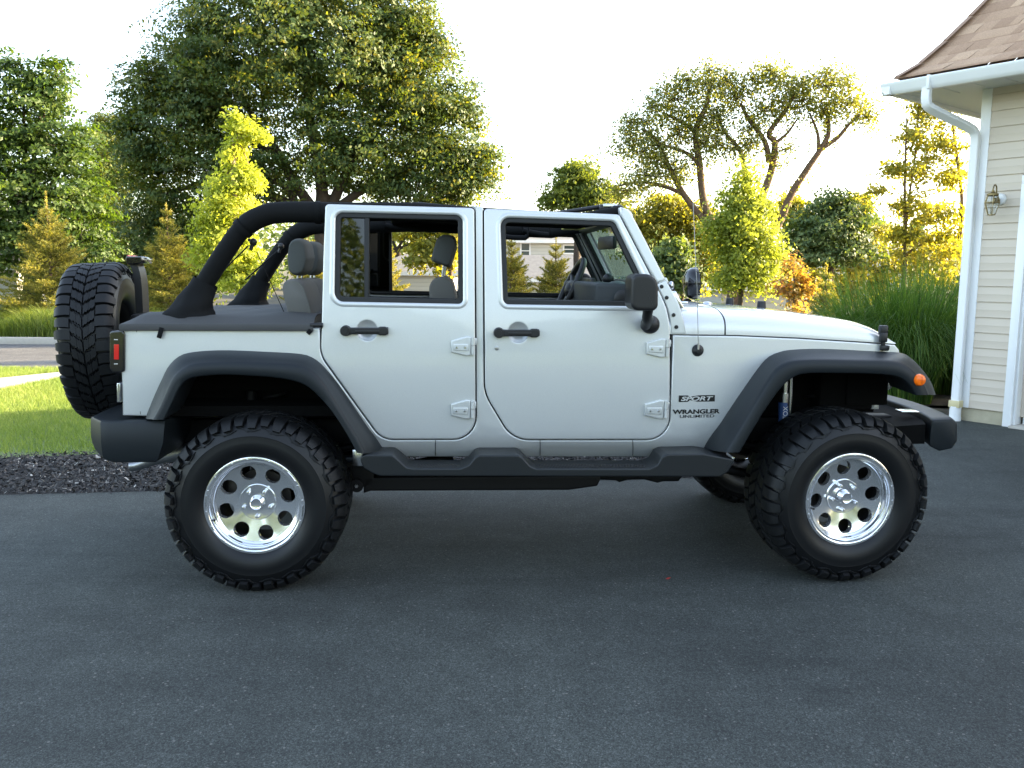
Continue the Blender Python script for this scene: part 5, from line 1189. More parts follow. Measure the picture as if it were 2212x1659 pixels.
def tread_mb():
    t = MB(); NP = 21; dp = 2*math.pi/NP; h_ = 0.0215
    for k in range(NP):
        p0 = k*dp
        for sd in (-1, 1):
            sh = 0.0 if sd < 0 else dp*0.5
            S = lambda rows: [(sd*w_, a*dp+sh, b_*dp+sh) for w_, a, b_ in rows]
            # two shoulder lugs per pitch: a long one and a stepped one
            lug(t, S([(0.50, 0.00, 0.38), (0.66, 0.02, 0.42), (0.84, 0.02, 0.43), (0.93, 0.02, 0.43), (1.04, 0.03, 0.42), (1.16, 0.05, 0.40), (1.27, 0.08, 0.37)]), h_+0.002, p0)
            lug(t, S([(0.54, 0.50, 0.86), (0.68, 0.52, 0.90), (0.84, 0.53, 0.92), (0.93, 0.53, 0.92), (1.00, 0.54, 0.92), (1.10, 0.57, 0.90), (1.19, 0.60, 0.87)]), h_, p0)
            # sipes' raised letters blocks on the shoulder face, arcs below
            lug(t, S([(1.28, -0.14, -0.02), (1.31, 0.02, 0.10), (1.34, 0.16, 0.32)]), 0.005, p0)
            lug(t, S([(1.21, 0.70, 0.80), (1.26, 0.56, 0.66), (1.30, 0.42, 0.52), (1.345, 0.36, 0.46)]), 0.005, p0)
            # centre blocks, slanted and interlocked
            for j, (w0, w1, a, sl_) in enumerate(((0.03, 0.24, 0.00, 0.22), (0.03, 0.24, 0.50, 0.22), (0.25, 0.49, 0.16, 0.20), (0.25, 0.49, 0.66, 0.20))):
                wm = (w0+w1)/2; lug(t, S([(w0, a, a+0.34), (wm-0.02, a+sl_*0.55, a+sl_*0.55+0.38), (wm+0.03, a+sl_*0.45, a+sl_*0.45+0.36), (w1, a+sl_, a+sl_+0.33)]), h_, p0)
    return t
def rim_mb():
    r = MB()
    pr = [(RR+0.004, 0.020), (RR+0.006, 0.004), (RR+0.003, -0.004), (RR-0.004, -0.006), (0.2235, -0.005), (0.2215, -0.003), (0.2150, -0.003), (0.2125, 0.004), (0.2085, 0.006), (0.2065, 0.012), (0.203, 0.014), (0.200, 0.030), (0.1935, 0.034), (0.1925, 0.042), (0.1885, 0.043)]
    r.lathe(pr, (0, 0, 0), 'y', 96)
    # face with eight round holes
    NH = 8; rh, cr = 0.0375, 0.1545
    outer = [(0.1885*math.cos(2*math.pi*i/96), 0.1885*math.sin(2*math.pi*i/96)) for i in range(96)]; holes = []
    for k in range(NH):
        a = RAD(14)+k*2*math.pi/NH; c_ = (cr*math.cos(a), cr*math.sin(a)); holes.append([(c_[0]+rh*math.cos(2*math.pi*i/28), c_[1]+rh*math.sin(2*math.pi*i/28)) for i in range(28)])
    ctr = [(0.088*math.cos(2*math.pi*i/48), 0.088*math.sin(2*math.pi*i/48)) for i in range(48)]
    yf = lambda x, z: 0.043+0.042*max(0, 1-math.hypot(x, z)/0.1885)**0.9
    vs = []; es = []
    for lp in [outer]+holes+[ctr]:
        b_ = len(vs); vs += [Vector(p) for p in lp]; es += [(b_+i, b_+(i+1) % len(lp)) for i in range(len(lp))]
    for rr_ in (0.112, 0.135, 0.168):
        for i in range(40):
            a = 2*math.pi*i/40; q = (rr_*math.cos(a), rr_*math.sin(a))
            if all(math.hypot(q[0]-sum(p[0] for p in h_)/28, q[1]-sum(p[1] for p in h_)/28) > rh+0.005 for h_ in holes): vs.append(Vector(q))
    ov, oe, of, _, _, _ = delaunay_2d_cdt(vs, es, [], 0, 1e-7); fs = []
    for f_ in of:
        c_ = sum((ov[i] for i in f_), Vector((0, 0)))/len(f_)
        if c_.length < 0.0875 or c_.length > 0.1884: continue
        if any((c_-Vector((sum(p[0] for p in h_)/28, sum(p[1] for p in h_)/28))).length < rh*0.99 for h_ in holes): continue
        fs.append(tuple(f_))
    r.add([(p.x, yf(p.x, p.y), p.y) for p in ov], fs)
    for h_ in holes:
        r.loft([[(x, yf(x, z), z) for x, z in h_], [(x, yf(x, z)+0.003, z) for x, z in offset(h_, 0.0015)], [(x, yf(x, z)+0.03, z) for x, z in offset(h_, 0.0015)]], True)
    cy0 = yf(0.088, 0)
    r.lathe([(0.088, cy0), (0.0875, cy0-0.006)], (0, 0, 0), 'y', 48); r.lathe([(0.0875, cy0-0.006), (0.0865, cy0-0.0072), (0.0845, cy0-0.0070)], (0, 0, 0), 'y', 48); r.lathe([(0.0845, cy0-0.0070), (0.062, cy0-0.0035), (0.036, cy0-0.0015), (0.0, cy0-0.0015)], (0, 0, 0), 'y', 48)
    r.mi = 1; r.lathe([(0.196, 0.075), (0.19, 0.10), (0.195, 0.25), (0.23, 0.29), (RR, 0.30)], (0, 0, 0), 'y', 64)
    r.mi = 2
    for k in range(8):
        for d_ in (-9.5, 9.5):
            a = RAD(16+k*45+d_); r.ball((0.2295*math.cos(a), -0.006, 0.2295*math.sin(a)), (0.0042, 0.004, 0.0042), 8, 5)
        a0_ = RAD(16+22.5+k*45); r.tube([(0.2305*math.cos(a0_+s_), -0.0055, 0.2305*math.sin(a0_+s_)) for s_ in [RAD(-7+14*i/6) for i in range(7)]], 0.0032, 6)
    r.mi = 0
    return r, cy0
def make_wheel(loc, rz, spare=False):
    w_ = MB(); w_.lathe([(0.0, 0.12), (0.10, 0.12), (0.105, 0.15), (0.145, 0.15), (0.145, 0.172), (0.08, 0.175), (0.08, 0.20), (0.0, 0.20)], (0, 0, 0), 'y', 40); w_.box((-0.12, 0.16, 0.06), (0.09, 0.07, 0.13), 0.015)
    hub = part(w_, 'spare_wheel' if spare else 'wheel', BRAKE)
    ty = tyre_mb().build('tyre', RUBBERS, hub, 30); tr = tread_mb().build('tread', RUBBER, hub, 35)
    rm_, cy0 = rim_mb(); rim = rm_.build('rim', [CHROME, BLACKM, ALLOY], hub, 40)
    for k in range(5):
        a = math.pi/2+math.pi+k*2*math.pi/5; g = MB(); g.lathe([(0.0, -0.026), (0.006, -0.025), (0.010, -0.020), (0.0105, 0.0)], (0.0655*math.cos(a), cy0-0.008, 0.0655*math.sin(a)), 'y', 12); g.build('lug_nut', CHROME, hub, 40)
    g = MB(); g.lathe([(0.038, 0.0), (0.036, -0.012), (0.032, -0.020), (0.030, -0.028), (0.026, -0.031), (0.022, -0.029), (0.0, -0.029)], (0, cy0-0.008, 0), 'y', 32); g.build('centre_cap', CHROME, hub, 35)
    g = MB(); a = RAD(200); g.tube([(0.205*math.cos(a), 0.012, 0.205*math.sin(a)), (0.200*math.cos(a), -0.012, 0.200*math.sin(a))], 0.005, 8); g.build('valve', BLACKP, hub)
    hub.location = loc; hub.rotation_euler = (0, 0, rz); return hub
WH = make_wheel((0, RIMY, HZ), 0); WH.rotation_euler = (0, 0, 0)
def dupw(loc, rz, spin=0.0, name=None):
    h = copy_tree(WH, CAR); h.location = loc; h.rotation_euler = (0, 0, rz)
    if spin: h.rotation_mode = 'ZYX'; h.rotation_euler = (0, spin, rz)
    return h
dupw((2.947, RIMY, HZ), RAD(5.0), RAD(9)); dupw((0, WID-RIMY, HZ), math.pi, RAD(20)); dupw((2.947, WID-RIMY, HZ), math.pi+RAD(5.0), RAD(50))
sx_, _ = J((217, 736), WID/2-0.02); _, sz_ = J((204, 737), WID/2-0.02)
sp_ = dupw((0.05+sx_-WT/2*math.cos(RAD(15)), WID/2-0.02-WT/2*math.sin(RAD(15)), sz_), RAD(-90+15), RAD(12)); sp_.name = 'spare_wheel'; sp_.location.x -= 0.02; sp_.rotation_mode = 'QUATERNION'
sp_.rotation_quaternion = (Matrix.Rotation(RAD(-2.2), 3, 'Y') @ Matrix.Rotation(RAD(-82), 3, 'Z') @ Matrix.Rotation(RAD(12), 3, 'Y')).to_quaternion(); sp_.scale = (1.0, 0.79, 1.0); sp_.location.x += 0.035
# carrier and third brake lamp
c_ = MB(); px = J(Z1([(715, 700)])[0], WID/2)[0]; pz0 = J(Z1([(715, 950)])[0], WID/2)[1]; pz1 = J(Z1([(700, 585)])[0], WID/2)[1]
pp = Jl(spline(Z1([(742, 960), (735, 800), (722, 680), (700, 610), (680, 590)]), 4), WID/2)
c_.loft([[(x-0.020, WID/2-0.05, z), (x+0.020, WID/2-0.05, z), (x+0.020, WID/2+0.05, z), (x-0.020, WID/2+0.05, z)] for x, z in pp], True, True)
c_.box((px+0.03, WID/2, pz0-0.12), (0.08, 0.30, 0.22), 0.02); SC_ = part(c_, 'spare_carrier', BLACKP)
c_ = MB(); q = Jl(fillet([(p[0], p[1], 4) for p in Z1([(618, 545), (735, 545), (742, 575), (735, 598), (640, 606), (618, 590)])], 4), WID/2-0.08); c_.prism(q, WID/2-0.085, WID/2+0.085, 0.005); BL_ = part(c_, 'brake_lamp', GLOSSB, SC_)
c_ = MB(); x, z = J(Z1([(620, 570)])[0], WID/2-0.1); c_.box((x-0.002, WID/2, z), (0.006, 0.14, 0.05), 0.002); part(c_, 'brake_lens', REDL, SC_)
# ================================================================== PLANTS
BARK = mat('bark', (0.060, 0.045, 0.034), 0.95, var=(9, 0.4), bump=(24, 0.8, 0.03)); BARKL = mat('pale_bark', (0.30, 0.22, 0.14), 0.9, var=(9, 0.3)); BARKR = mat('ruddy_bark', (0.11, 0.070, 0.042), 0.9, var=(9, 0.35), bump=(24, 0.7, 0.03))
def wander(a, b, n=7, amp=0.06, sag=0.0, rnd=random):
    a, b = Vector(a), Vector(b); L = (b-a).length; out = []; off = Vector((0, 0, 0))
    for k in range(n+1):
        t = k/n; off = off+Vector((rnd.uniform(-1, 1), rnd.uniform(-1, 1), rnd.uniform(-0.5, 0.5)))*amp*L/n**0.5 if 0 < k < n else off*(0 if k == 0 else 0.5)
        out.append(a.lerp(b, t)+off+Vector((0, 0, sag*L*math.sin(math.pi*t))))
    return out
def leaf_quads(C, D, Nn, L, W):
    "centres, long direction, normal"
    S = np.cross(Nn, D); S /= np.linalg.norm(S, axis=1, keepdims=True)+1e-9
    l_, w_ = L[:, None], W[:, None]
    V = np.stack([C-D*l_*0.5, C+S*w_*0.5-D*l_*0.02+Nn*w_*0.10, C+D*l_*0.5, C-S*w_*0.5-D*l_*0.02+Nn*w_*0.10], 1)
    return V.reshape(-1, 3), np.arange(len(C)*4).reshape(-1, 4)
def unit(a): return a/(np.linalg.norm(a, axis=1, keepdims=True)+1e-9)
def tree(name, label, cat, lobes, Y, nleaf, leaf, lm, base, fork, trunk_r, bark=BARK, group=None, clump=0.55, flat=0.45, limbs=None, depth=0.85, seed=1, shell=0.55, twig=6, per=None, up=0.35, wl=0.55, limbr=None, sparse=1.0):
    "lobes: (u, v, ru, rv[, dY]) traced from the photograph at distance Y; trunk and limbs reach into them"
    rg = np.random.default_rng(seed); rd = random.Random(seed); k_ = Y/FOC
    t0 = empty(name, tuple(base), 0, label, cat, group); B0 = Vector(base)
    cs = []; tot = sum(l[2]*l[3] for l in lobes); C = []; Nn = []; T = []; tw = []
    for l in lobes:
        u, v, ru, rv = l[:4]; dY = l[4] if len(l) > 4 else 0.0
        c = at(u, v, Y+dY); r = np.array([ru*k_, max(ru, rv)*k_*depth, rv*k_]); cs.append((c, r))
        nl = int(nleaf*l[2]*l[3]/tot); cr = clump
        nc = max(4, int(nl/(per or 34)))
        d_ = unit(rg.normal(size=(nc, 3))); rad = rg.random(nc)**shell; ctr = np.array(c[:])+d_*rad[:, None]*r*1.0+rg.normal(0, cr*0.15, (nc, 3))
        w_ = rg.uniform(0.45, 1.5, nc); ids = rg.choice(nc, nl, p=w_/w_.sum())
        sz = (rg.uniform(0.6, 1.3, nc)*cr)[ids]
        off = rg.normal(size=(nl, 3)); off = unit(off)*(rg.random(nl)**0.5)[:, None]*np.stack([sz, sz, sz*flat], 1)
        # clumps droop away from their middle
        off[:, 2] -= 0.25*(off[:, 0]**2+off[:, 1]**2)/np.maximum(sz, 1e-3)
        C.append(ctr[ids]+off); outw = unit((ctr-np.array(c[:]))/r)
        cn = unit(np.array([0, 0, up])+0.85*outw+rg.normal(0, 0.35, (nc, 3))); Nn.append(unit(cn[ids]+rg.normal(0, 0.36, (nl, 3)))); tc_ = rg.normal(0.5, 0.17, nc)
        T.append(np.clip(tc_[ids]+rg.normal(0, 0.16, nl), 0, 1))
        for i in rg.choice(nc, min(nc, twig), replace=False): tw.append((Vector(c), Vector(ctr[i])))
    if limbs and name != 'maple_tree':
        for lb in limbs:
            pp = spline([at(q[0], q[1], Y) for q in lb[1:]], 5)[3:]
            for p in pp:
                if rg.random() < 0.5:
                    m_n = int(rg.integers(8, 26)); C.append(np.array(p[:])+rg.normal(0, clump*0.42, (m_n, 3))); Nn.append(unit(np.array([0, 0, up])+rg.normal(0, 0.6, (m_n, 3)))); T.append(np.clip(rg.normal(0.45, 0.2, m_n), 0, 1))
    C = np.concatenate(C); Nn = np.concatenate(Nn); T = np.concatenate(T); n = len(C)
    D = rg.normal(size=(n, 3)); D[:, 2] -= 0.35; D -= Nn*(D*Nn).sum(1, keepdims=True); D = unit(D)
    L = leaf*rg.uniform(0.65, 1.25, n); V, F = leaf_quads(C, D, Nn, L, L*wl)
    fast_mesh('crown', V-np.array(B0[:]), F, lm, t0, attr=T)
    b = MB(); fk = Vector(fork)
    P = wander(B0, fk, 6, 0.03, rnd=rd); b.tube([p-B0 for p in P], [trunk_r*(1.25-0.5*i/6) for i in range(7)], 10)
    if limbs:
        for lb in limbs:
            pts = [at(u, v, Y+(dy if len(q) > 2 else 0)) for q in lb[1:] for (u, v, dy) in [(q+(0,))[:3]]]; pp = spline(pts, 4); r0 = lb[0]
            b.tube([p-B0 for p in pp], [r0*(1-0.6*i/(len(pp)-1)) for i in range(len(pp))], 8)
    else:
        for c, r in cs:
            pp = wander(fk+Vector((rd.uniform(-.2, .2), rd.uniform(-.2, .2), rd.uniform(-.3, .1)))*trunk_r*2, c, 7, 0.05, 0.06, rd); r0 = (limbr or trunk_r*0.45)
            b.tube([p-B0 for p in pp], [r0*(1-0.75*i/(len(pp)-1)) for i in range(len(pp))], 7)
    for a, e in tw:
        pp = wander(a, e, 4, 0.08, 0.05, rd); r0 = (limbr or trunk_r*0.45)*0.28; b.tube([p-B0 for p in pp], [r0*(1-0.8*i/(len(pp)-1)) for i in range(len(pp))], 5, caps=False)
    b.build('trunk', bark, t0, 60)
    return t0
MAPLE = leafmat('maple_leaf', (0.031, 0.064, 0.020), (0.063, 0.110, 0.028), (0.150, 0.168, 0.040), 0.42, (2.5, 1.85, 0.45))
LIME = leafmat('chestnut_leaf', (0.032, 0.062, 0.014), (0.054, 0.096, 0.020), (0.105, 0.145, 0.032), 0.40, (1.9, 1.9, 0.5))
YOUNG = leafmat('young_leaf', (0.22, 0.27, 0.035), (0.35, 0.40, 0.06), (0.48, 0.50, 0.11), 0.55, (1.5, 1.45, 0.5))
MIDG = leafmat('mid_leaf', (0.075, 0.115, 0.025), (0.13, 0.175, 0.040), (0.21, 0.25, 0.065), 0.5, (1.9, 1.7, 0.5))
LOCUST = leafmat('locust_leaf', (0.070, 0.100, 0.028), (0.125, 0.155, 0.042), (0.25, 0.255, 0.075), 0.55, (2.1, 1.8, 0.45))
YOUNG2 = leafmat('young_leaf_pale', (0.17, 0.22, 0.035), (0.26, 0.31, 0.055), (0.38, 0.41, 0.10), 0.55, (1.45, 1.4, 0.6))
GOLD = leafmat('thin_leaf', (0.11, 0.140, 0.030), (0.20, 0.220, 0.048), (0.34, 0.33, 0.085), 0.55, (2.3, 1.9, 0.4))
DARKG = leafmat('dark_leaf', (0.055, 0.095, 0.040), (0.095, 0.145, 0.055), (0.180, 0.215, 0.070), 0.35, (2.0, 1.8, 0.5))
RUST = leafmat('rusty_leaf', (0.24, 0.13, 0.045), (0.27, 0.22, 0.07), (0.28, 0.29, 0.10), 0.5, (1.9, 1.4, 0.5))
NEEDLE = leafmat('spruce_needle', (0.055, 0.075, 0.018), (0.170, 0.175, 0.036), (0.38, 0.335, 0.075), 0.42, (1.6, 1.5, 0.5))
GRN = lambda u, Y, z=0.0: (at(u, 600, Y).x, Y, z)
ZA = lambda pts: [((1900+p[0]*1600/2212)*PXW/3648, (200+p[1]*1600/2212)*PXW/3648)+tuple(q*1600/2212*PXW/3648 for q in p[2:4])+tuple(p[4:]) for p in pts]
# the big maple
tree('maple_tree', 'huge dark green maple towering behind the car', 'tree',
     [(640, 110, 290, 175), (430, 235, 165, 150), (310, 330, 70, 105), (880, 185, 130, 140), (955, 325, 105, 105), (770, 320, 190, 105), (520, 370, 170, 105), (345, 470, 105, 110), (620, -60, 215, 110), (840, 40, 110, 95), (1000, 235, 42, 60), (1030, 375, 50, 58), (330, 195, 75, 62), (455, 60, 70, 70), (930, 90, 45, 55), (275, 270, 38, 40), (1050, 330, 32, 30), (420, 130, 60, 50), (330, 560, 120, 70), (430, 500, 80, 70), (960, 410, 80, 40), (850, 400, 90, 45), (300, 625, 130, 45), (430, 600, 80, 55)],
     38.0, 215000, 0.180, MAPLE, GRN(700, 38), at(700, 420, 38), 0.42, clump=0.75, seed=11, flat=0.40, limbr=0.20,
     limbs=[(0.26, (690, 470), (640, 400), (600, 330), (545, 250), (500, 160)), (0.30, (700, 470), (690, 360), (668, 250), (660, 120), (640, 0)), (0.26, (705, 470), (745, 380), (800, 270), (860, 170)), (0.20, (705, 465), (800, 400), (900, 350), (980, 310)), (0.20, (690, 470), (580, 420), (470, 390), (360, 420)), (0.16, (668, 250), (740, 180), (770, 60)), (0.15, (600, 330), (480, 290), (380, 270)), (0.25, (640, 480), (625, 410), (560, 380))])
tree('chestnut_tree', 'bright green broad-leaved tree cut by the left edge', 'tree',
     [(90, 190, 75, 75), (60, 290, 125, 100), (150, 330, 75, 70), (60, 420, 170, 95), (175, 450, 70, 90), (40, 510, 150, 60), (-60, 330, 110, 190), (20, 150, 40, 50), (190, 540, 70, 45), (120, 150, 28, 40), (-40, 560, 120, 30), (130, 600, 85, 48), (190, 600, 80, 42)],
     29.0, 50000, 0.165, LIME, GRN(60, 29), at(70, 480, 29), 0.26, clump=0.62, seed=5, flat=0.22, limbr=0.09, up=0.7, wl=0.5)
tree('pine_tree', 'dim evergreen in the gap between chestnut and maple', 'tree', [(235, 300, 40, 60), (245, 390, 50, 70), (235, 480, 60, 60), (240, 560, 60, 50), (215, 265, 20, 25), (225, 340, 45, 60), (205, 420, 50, 70)], 46.0, 30000, 0.20, MAPLE, GRN(240, 46), at(240, 300, 46), 0.25, clump=0.6, seed=8, wl=0.3)
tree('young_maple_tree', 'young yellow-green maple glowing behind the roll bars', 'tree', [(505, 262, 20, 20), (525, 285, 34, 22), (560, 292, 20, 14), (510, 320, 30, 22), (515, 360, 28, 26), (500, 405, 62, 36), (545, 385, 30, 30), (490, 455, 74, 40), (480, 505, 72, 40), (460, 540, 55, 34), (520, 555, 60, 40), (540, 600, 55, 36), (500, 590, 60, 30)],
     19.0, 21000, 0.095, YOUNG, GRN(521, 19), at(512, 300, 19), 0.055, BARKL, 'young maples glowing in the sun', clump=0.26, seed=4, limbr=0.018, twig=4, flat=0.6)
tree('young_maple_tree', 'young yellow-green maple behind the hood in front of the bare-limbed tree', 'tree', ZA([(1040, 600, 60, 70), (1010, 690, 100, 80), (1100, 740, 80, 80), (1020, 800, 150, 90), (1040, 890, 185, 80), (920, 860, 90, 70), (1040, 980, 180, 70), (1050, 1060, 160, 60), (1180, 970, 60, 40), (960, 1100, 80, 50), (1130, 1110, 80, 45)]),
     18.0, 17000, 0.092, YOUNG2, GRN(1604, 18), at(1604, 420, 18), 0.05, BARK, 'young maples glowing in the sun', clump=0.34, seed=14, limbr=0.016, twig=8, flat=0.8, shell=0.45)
# right hand trees
tree('locust_tree', 'tall sparse tree with bare twisting limbs against the sky', 'tree', [(q[0], q[1], q[2]*1.28, q[3]*1.28) for q in ZA([(850, 140, 150, 70), (690, 210, 110, 100), (560, 330, 110, 70), (470, 420, 80, 60), (540, 470, 110, 60), (560, 590, 110, 70), (800, 300, 150, 70), (850, 440, 80, 80), (1000, 200, 80, 80), (1180, 120, 120, 70), (1240, 230, 100, 70), (1130, 270, 90, 60), (1440, 150, 120, 80), (1560, 240, 110, 70), (1430, 270, 70, 60), (1640, 300, 55, 60), (1240, 460, 50, 30), (1000, 460, 70, 50), (700, 560, 90, 60), (470, 660, 90, 60), (1180, 520, 50, 40), (950, 120, 60, 50), (1320, 150, 60, 60), (900, 300, 60, 60), (1060, 350, 50, 50), (870, 75, 50, 50), (760, 120, 50, 40), (1170, 70, 55, 45), (1450, 85, 50, 45), (1540, 130, 45, 40), (1080, 110, 40, 40), (900, 430, 60, 70), (1070, 430, 50, 60), (640, 500, 80, 60), (720, 380, 80, 60), (480, 330, 50, 40), (1330, 220, 40, 50), (600, 250, 50, 40)])],
     27.0, 31000, 0.10, LOCUST, GRN(1600, 27), at(1570, 560, 27), 0.20, BARKR, clump=0.42, seed=21, flat=0.9, twig=22, limbr=0.045, shell=0.45, per=13,
     limbs=[(0.13,)+tuple(ZA([(1000, 1050), (930, 900), (860, 830), (740, 680), (650, 510), (610, 420), (540, 360)])), (0.15,)+tuple(ZA([(1000, 1050), (900, 860), (840, 720), (820, 540), (800, 370), (850, 250), (870, 160)])), (0.14,)+tuple(ZA([(1050, 1000), (1120, 720), (1170, 570), (1190, 430), (1160, 380), (1240, 270), (1290, 180)])), (0.10,)+tuple(ZA([(1160, 520), (1140, 420), (1060, 310), (1020, 230)])), (0.14,)+tuple(ZA([(1060, 1050), (1200, 840), (1265, 690), (1340, 570), (1420, 450), (1455, 370), (1440, 250)])), (0.08,)+tuple(ZA([(1420, 455), (1500, 400), (1560, 330), (1620, 280)])), (0.07,)+tuple(ZA([(1405, 470), (1400, 380), (1360, 280)])), (0.08,)+tuple(ZA([(1040, 600), (1020, 470), (940, 370), (900, 260)])), (0.07,)+tuple(ZA([(820, 540), (760, 480), (640, 440), (560, 440)])), (0.07,)+tuple(ZA([(800, 370), (720, 320), (640, 280)])), (0.07,)+tuple(ZA([(740, 680), (640, 640), (520, 620), (420, 640)])), (0.06,)+tuple(ZA([(1190, 430), (1250, 380), (1300, 310)]))])
tree('round_tree', 'smaller bright green tree left of the bare-limbed one above the windscreen', 'tree', ZA([(230, 560, 90, 70), (170, 620, 110, 70), (260, 650, 130, 70), (110, 700, 70, 50), (350, 680, 120, 60), (200, 720, 160, 50)]), 36.0, 9000, 0.18, MIDG, GRN(1250, 36), at(1250, 440, 36), 0.16, clump=0.5, seed=31, limbr=0.06)
tree('hedge_tree', 'yellow-green bushy tree low behind the windscreen pillar', 'tree', ZA([(560, 830, 160, 110), (700, 800, 130, 100), (430, 790, 130, 80), (760, 900, 130, 100), (600, 950, 150, 90), (830, 780, 90, 70), (880, 940, 90, 110), (650, 720, 90, 50), (870, 1070, 90, 70)]), 30.0, 24000, 0.14, GOLD, GRN(1440, 30), at(1440, 560, 30), 0.15, clump=0.5, seed=33, limbr=0.05)
tree('oak_tree', 'dark green round tree to the right of the hood maple', 'tree', ZA([(1500, 730, 110, 70), (1430, 820, 170, 90), (1340, 890, 120, 80), (1500, 870, 150, 90), (1600, 800, 70, 70), (1440, 970, 180, 70), (1570, 960, 100, 60), (1290, 960, 70, 60)]), 24.0, 19000, 0.125, DARKG, GRN(1790, 24), at(1790, 520, 24), 0.12, clump=0.42, seed=35, limbr=0.05, flat=0.3)
tree('hedge_tree', 'golden bushy tree low behind the tall grass and the thin birch', 'tree', [(1750, 600, 60, 40), (1850, 575, 80, 48), (1950, 565, 80, 55), (2050, 555, 60, 75), (1690, 565, 50, 45), (1900, 620, 90, 40), (1810, 630, 60, 30)], 27.0, 9000, 0.15, GOLD, GRN(1900, 27), at(1900, 580, 27), 0.12, clump=0.45, seed=34, limbr=0.04)
tree('yellow_tree', 'distant sunlit yellow tree behind the dark round one', 'tree', ZA([(1270, 730, 90, 70), (1240, 800, 80, 60), (1600, 760, 90, 80), (1650, 880, 100, 90), (1310, 800, 60, 60)]), 40.0, 8000, 0.19, GOLD, GRN(1750, 40), at(1760, 540, 40), 0.15, clump=0.5, seed=37, limbr=0.06)
tree('birch_tree', 'tall thin yellowing tree beside the garage corner', 'tree', ZA([(1900, 250, 70, 90), (2010, 260, 110, 90), (1860, 400, 90, 90), (2030, 420, 110, 110), (1770, 560, 90, 70), (1900, 560, 120, 90), (2060, 600, 90, 110), (1850, 720, 140, 80), (1990, 780, 120, 90), (1820, 860, 130, 80), (1960, 900, 140, 70), (2080, 880, 60, 100), (1700, 660, 60, 50), (1850, 980, 100, 60), (2020, 990, 90, 50)]),
     25.0, 10500, 0.125, GOLD, GRN(1953, 25), at(1953, 560, 25), 0.075, BARKR, clump=0.36, seed=41, limbr=0.03, twig=6, shell=0.7, per=20,
     limbs=[(0.05,)+tuple(ZA([(1830, 1050), (1830, 900), (1850, 700), (1880, 500), (1900, 250)])), (0.05,)+tuple(ZA([(1830, 900), (1830, 600), (1840, 300)])), (0.06,)+tuple(ZA([(2100, 900), (2110, 700), (2080, 450), (2050, 250)])), (0.04,)+tuple(ZA([(1830, 980), (1960, 900), (2060, 880)]))])
tree('rusty_shrub', 'orange-tinged upright shrub behind the front of the hood', 'shrub', ZA([(1280, 1060, 50, 60), (1240, 1130, 60, 60), (1330, 1120, 70, 60), (1290, 1190, 90, 60), (1270, 1010, 22, 40), (1390, 1130, 40, 35)]), 14.5, 1500, 0.075, RUST, GRN(1718, 14.5), at(1718, 640, 14.5), 0.03, BARKR, clump=0.20, seed=43, limbr=0.014, flat=0.7)
tree('weeping_tree', 'small weeping tree with drooping leaves beside the windscreen', 'tree', ZA([(690, 960, 70, 40), (640, 1010, 60, 60), (720, 1030, 70, 70), (660, 1090, 60, 60), (740, 1100, 60, 50)]), 15.0, 4200, 0.10, DARKG, GRN(1470, 15), at(1480, 545, 15), 0.04, BARKR, clump=0.25, flat=1.2, seed=45, limbr=0.02, up=0.1)
tree('crab_apple_tree', 'leafy branch with reddish leaves hanging in the rear door window', 'tree', [(905, 500, 40, 25), (925, 540, 40, 34), (900, 560, 24, 30), (945, 500, 36, 30), (960, 560, 30, 40), (860, 500, 30, 16), (980, 520, 30, 50)], 20.0, 3800, 0.13, GOLD, GRN(990, 20), at(975, 560, 20), 0.06, BARKR, clump=0.3, seed=47, limbr=0.02)
tree('backdrop_tree', 'broad tree low behind the white houses seen through the car', 'tree', [(830, 490, 70, 40), (760, 530, 60, 50), (900, 470, 80, 35), (700, 560, 60, 50), (1000, 500, 60, 45)], 58.0, 9000, 0.3, MAPLE, GRN(860, 58), at(860, 540, 58), 0.25, clump=0.9, seed=49)
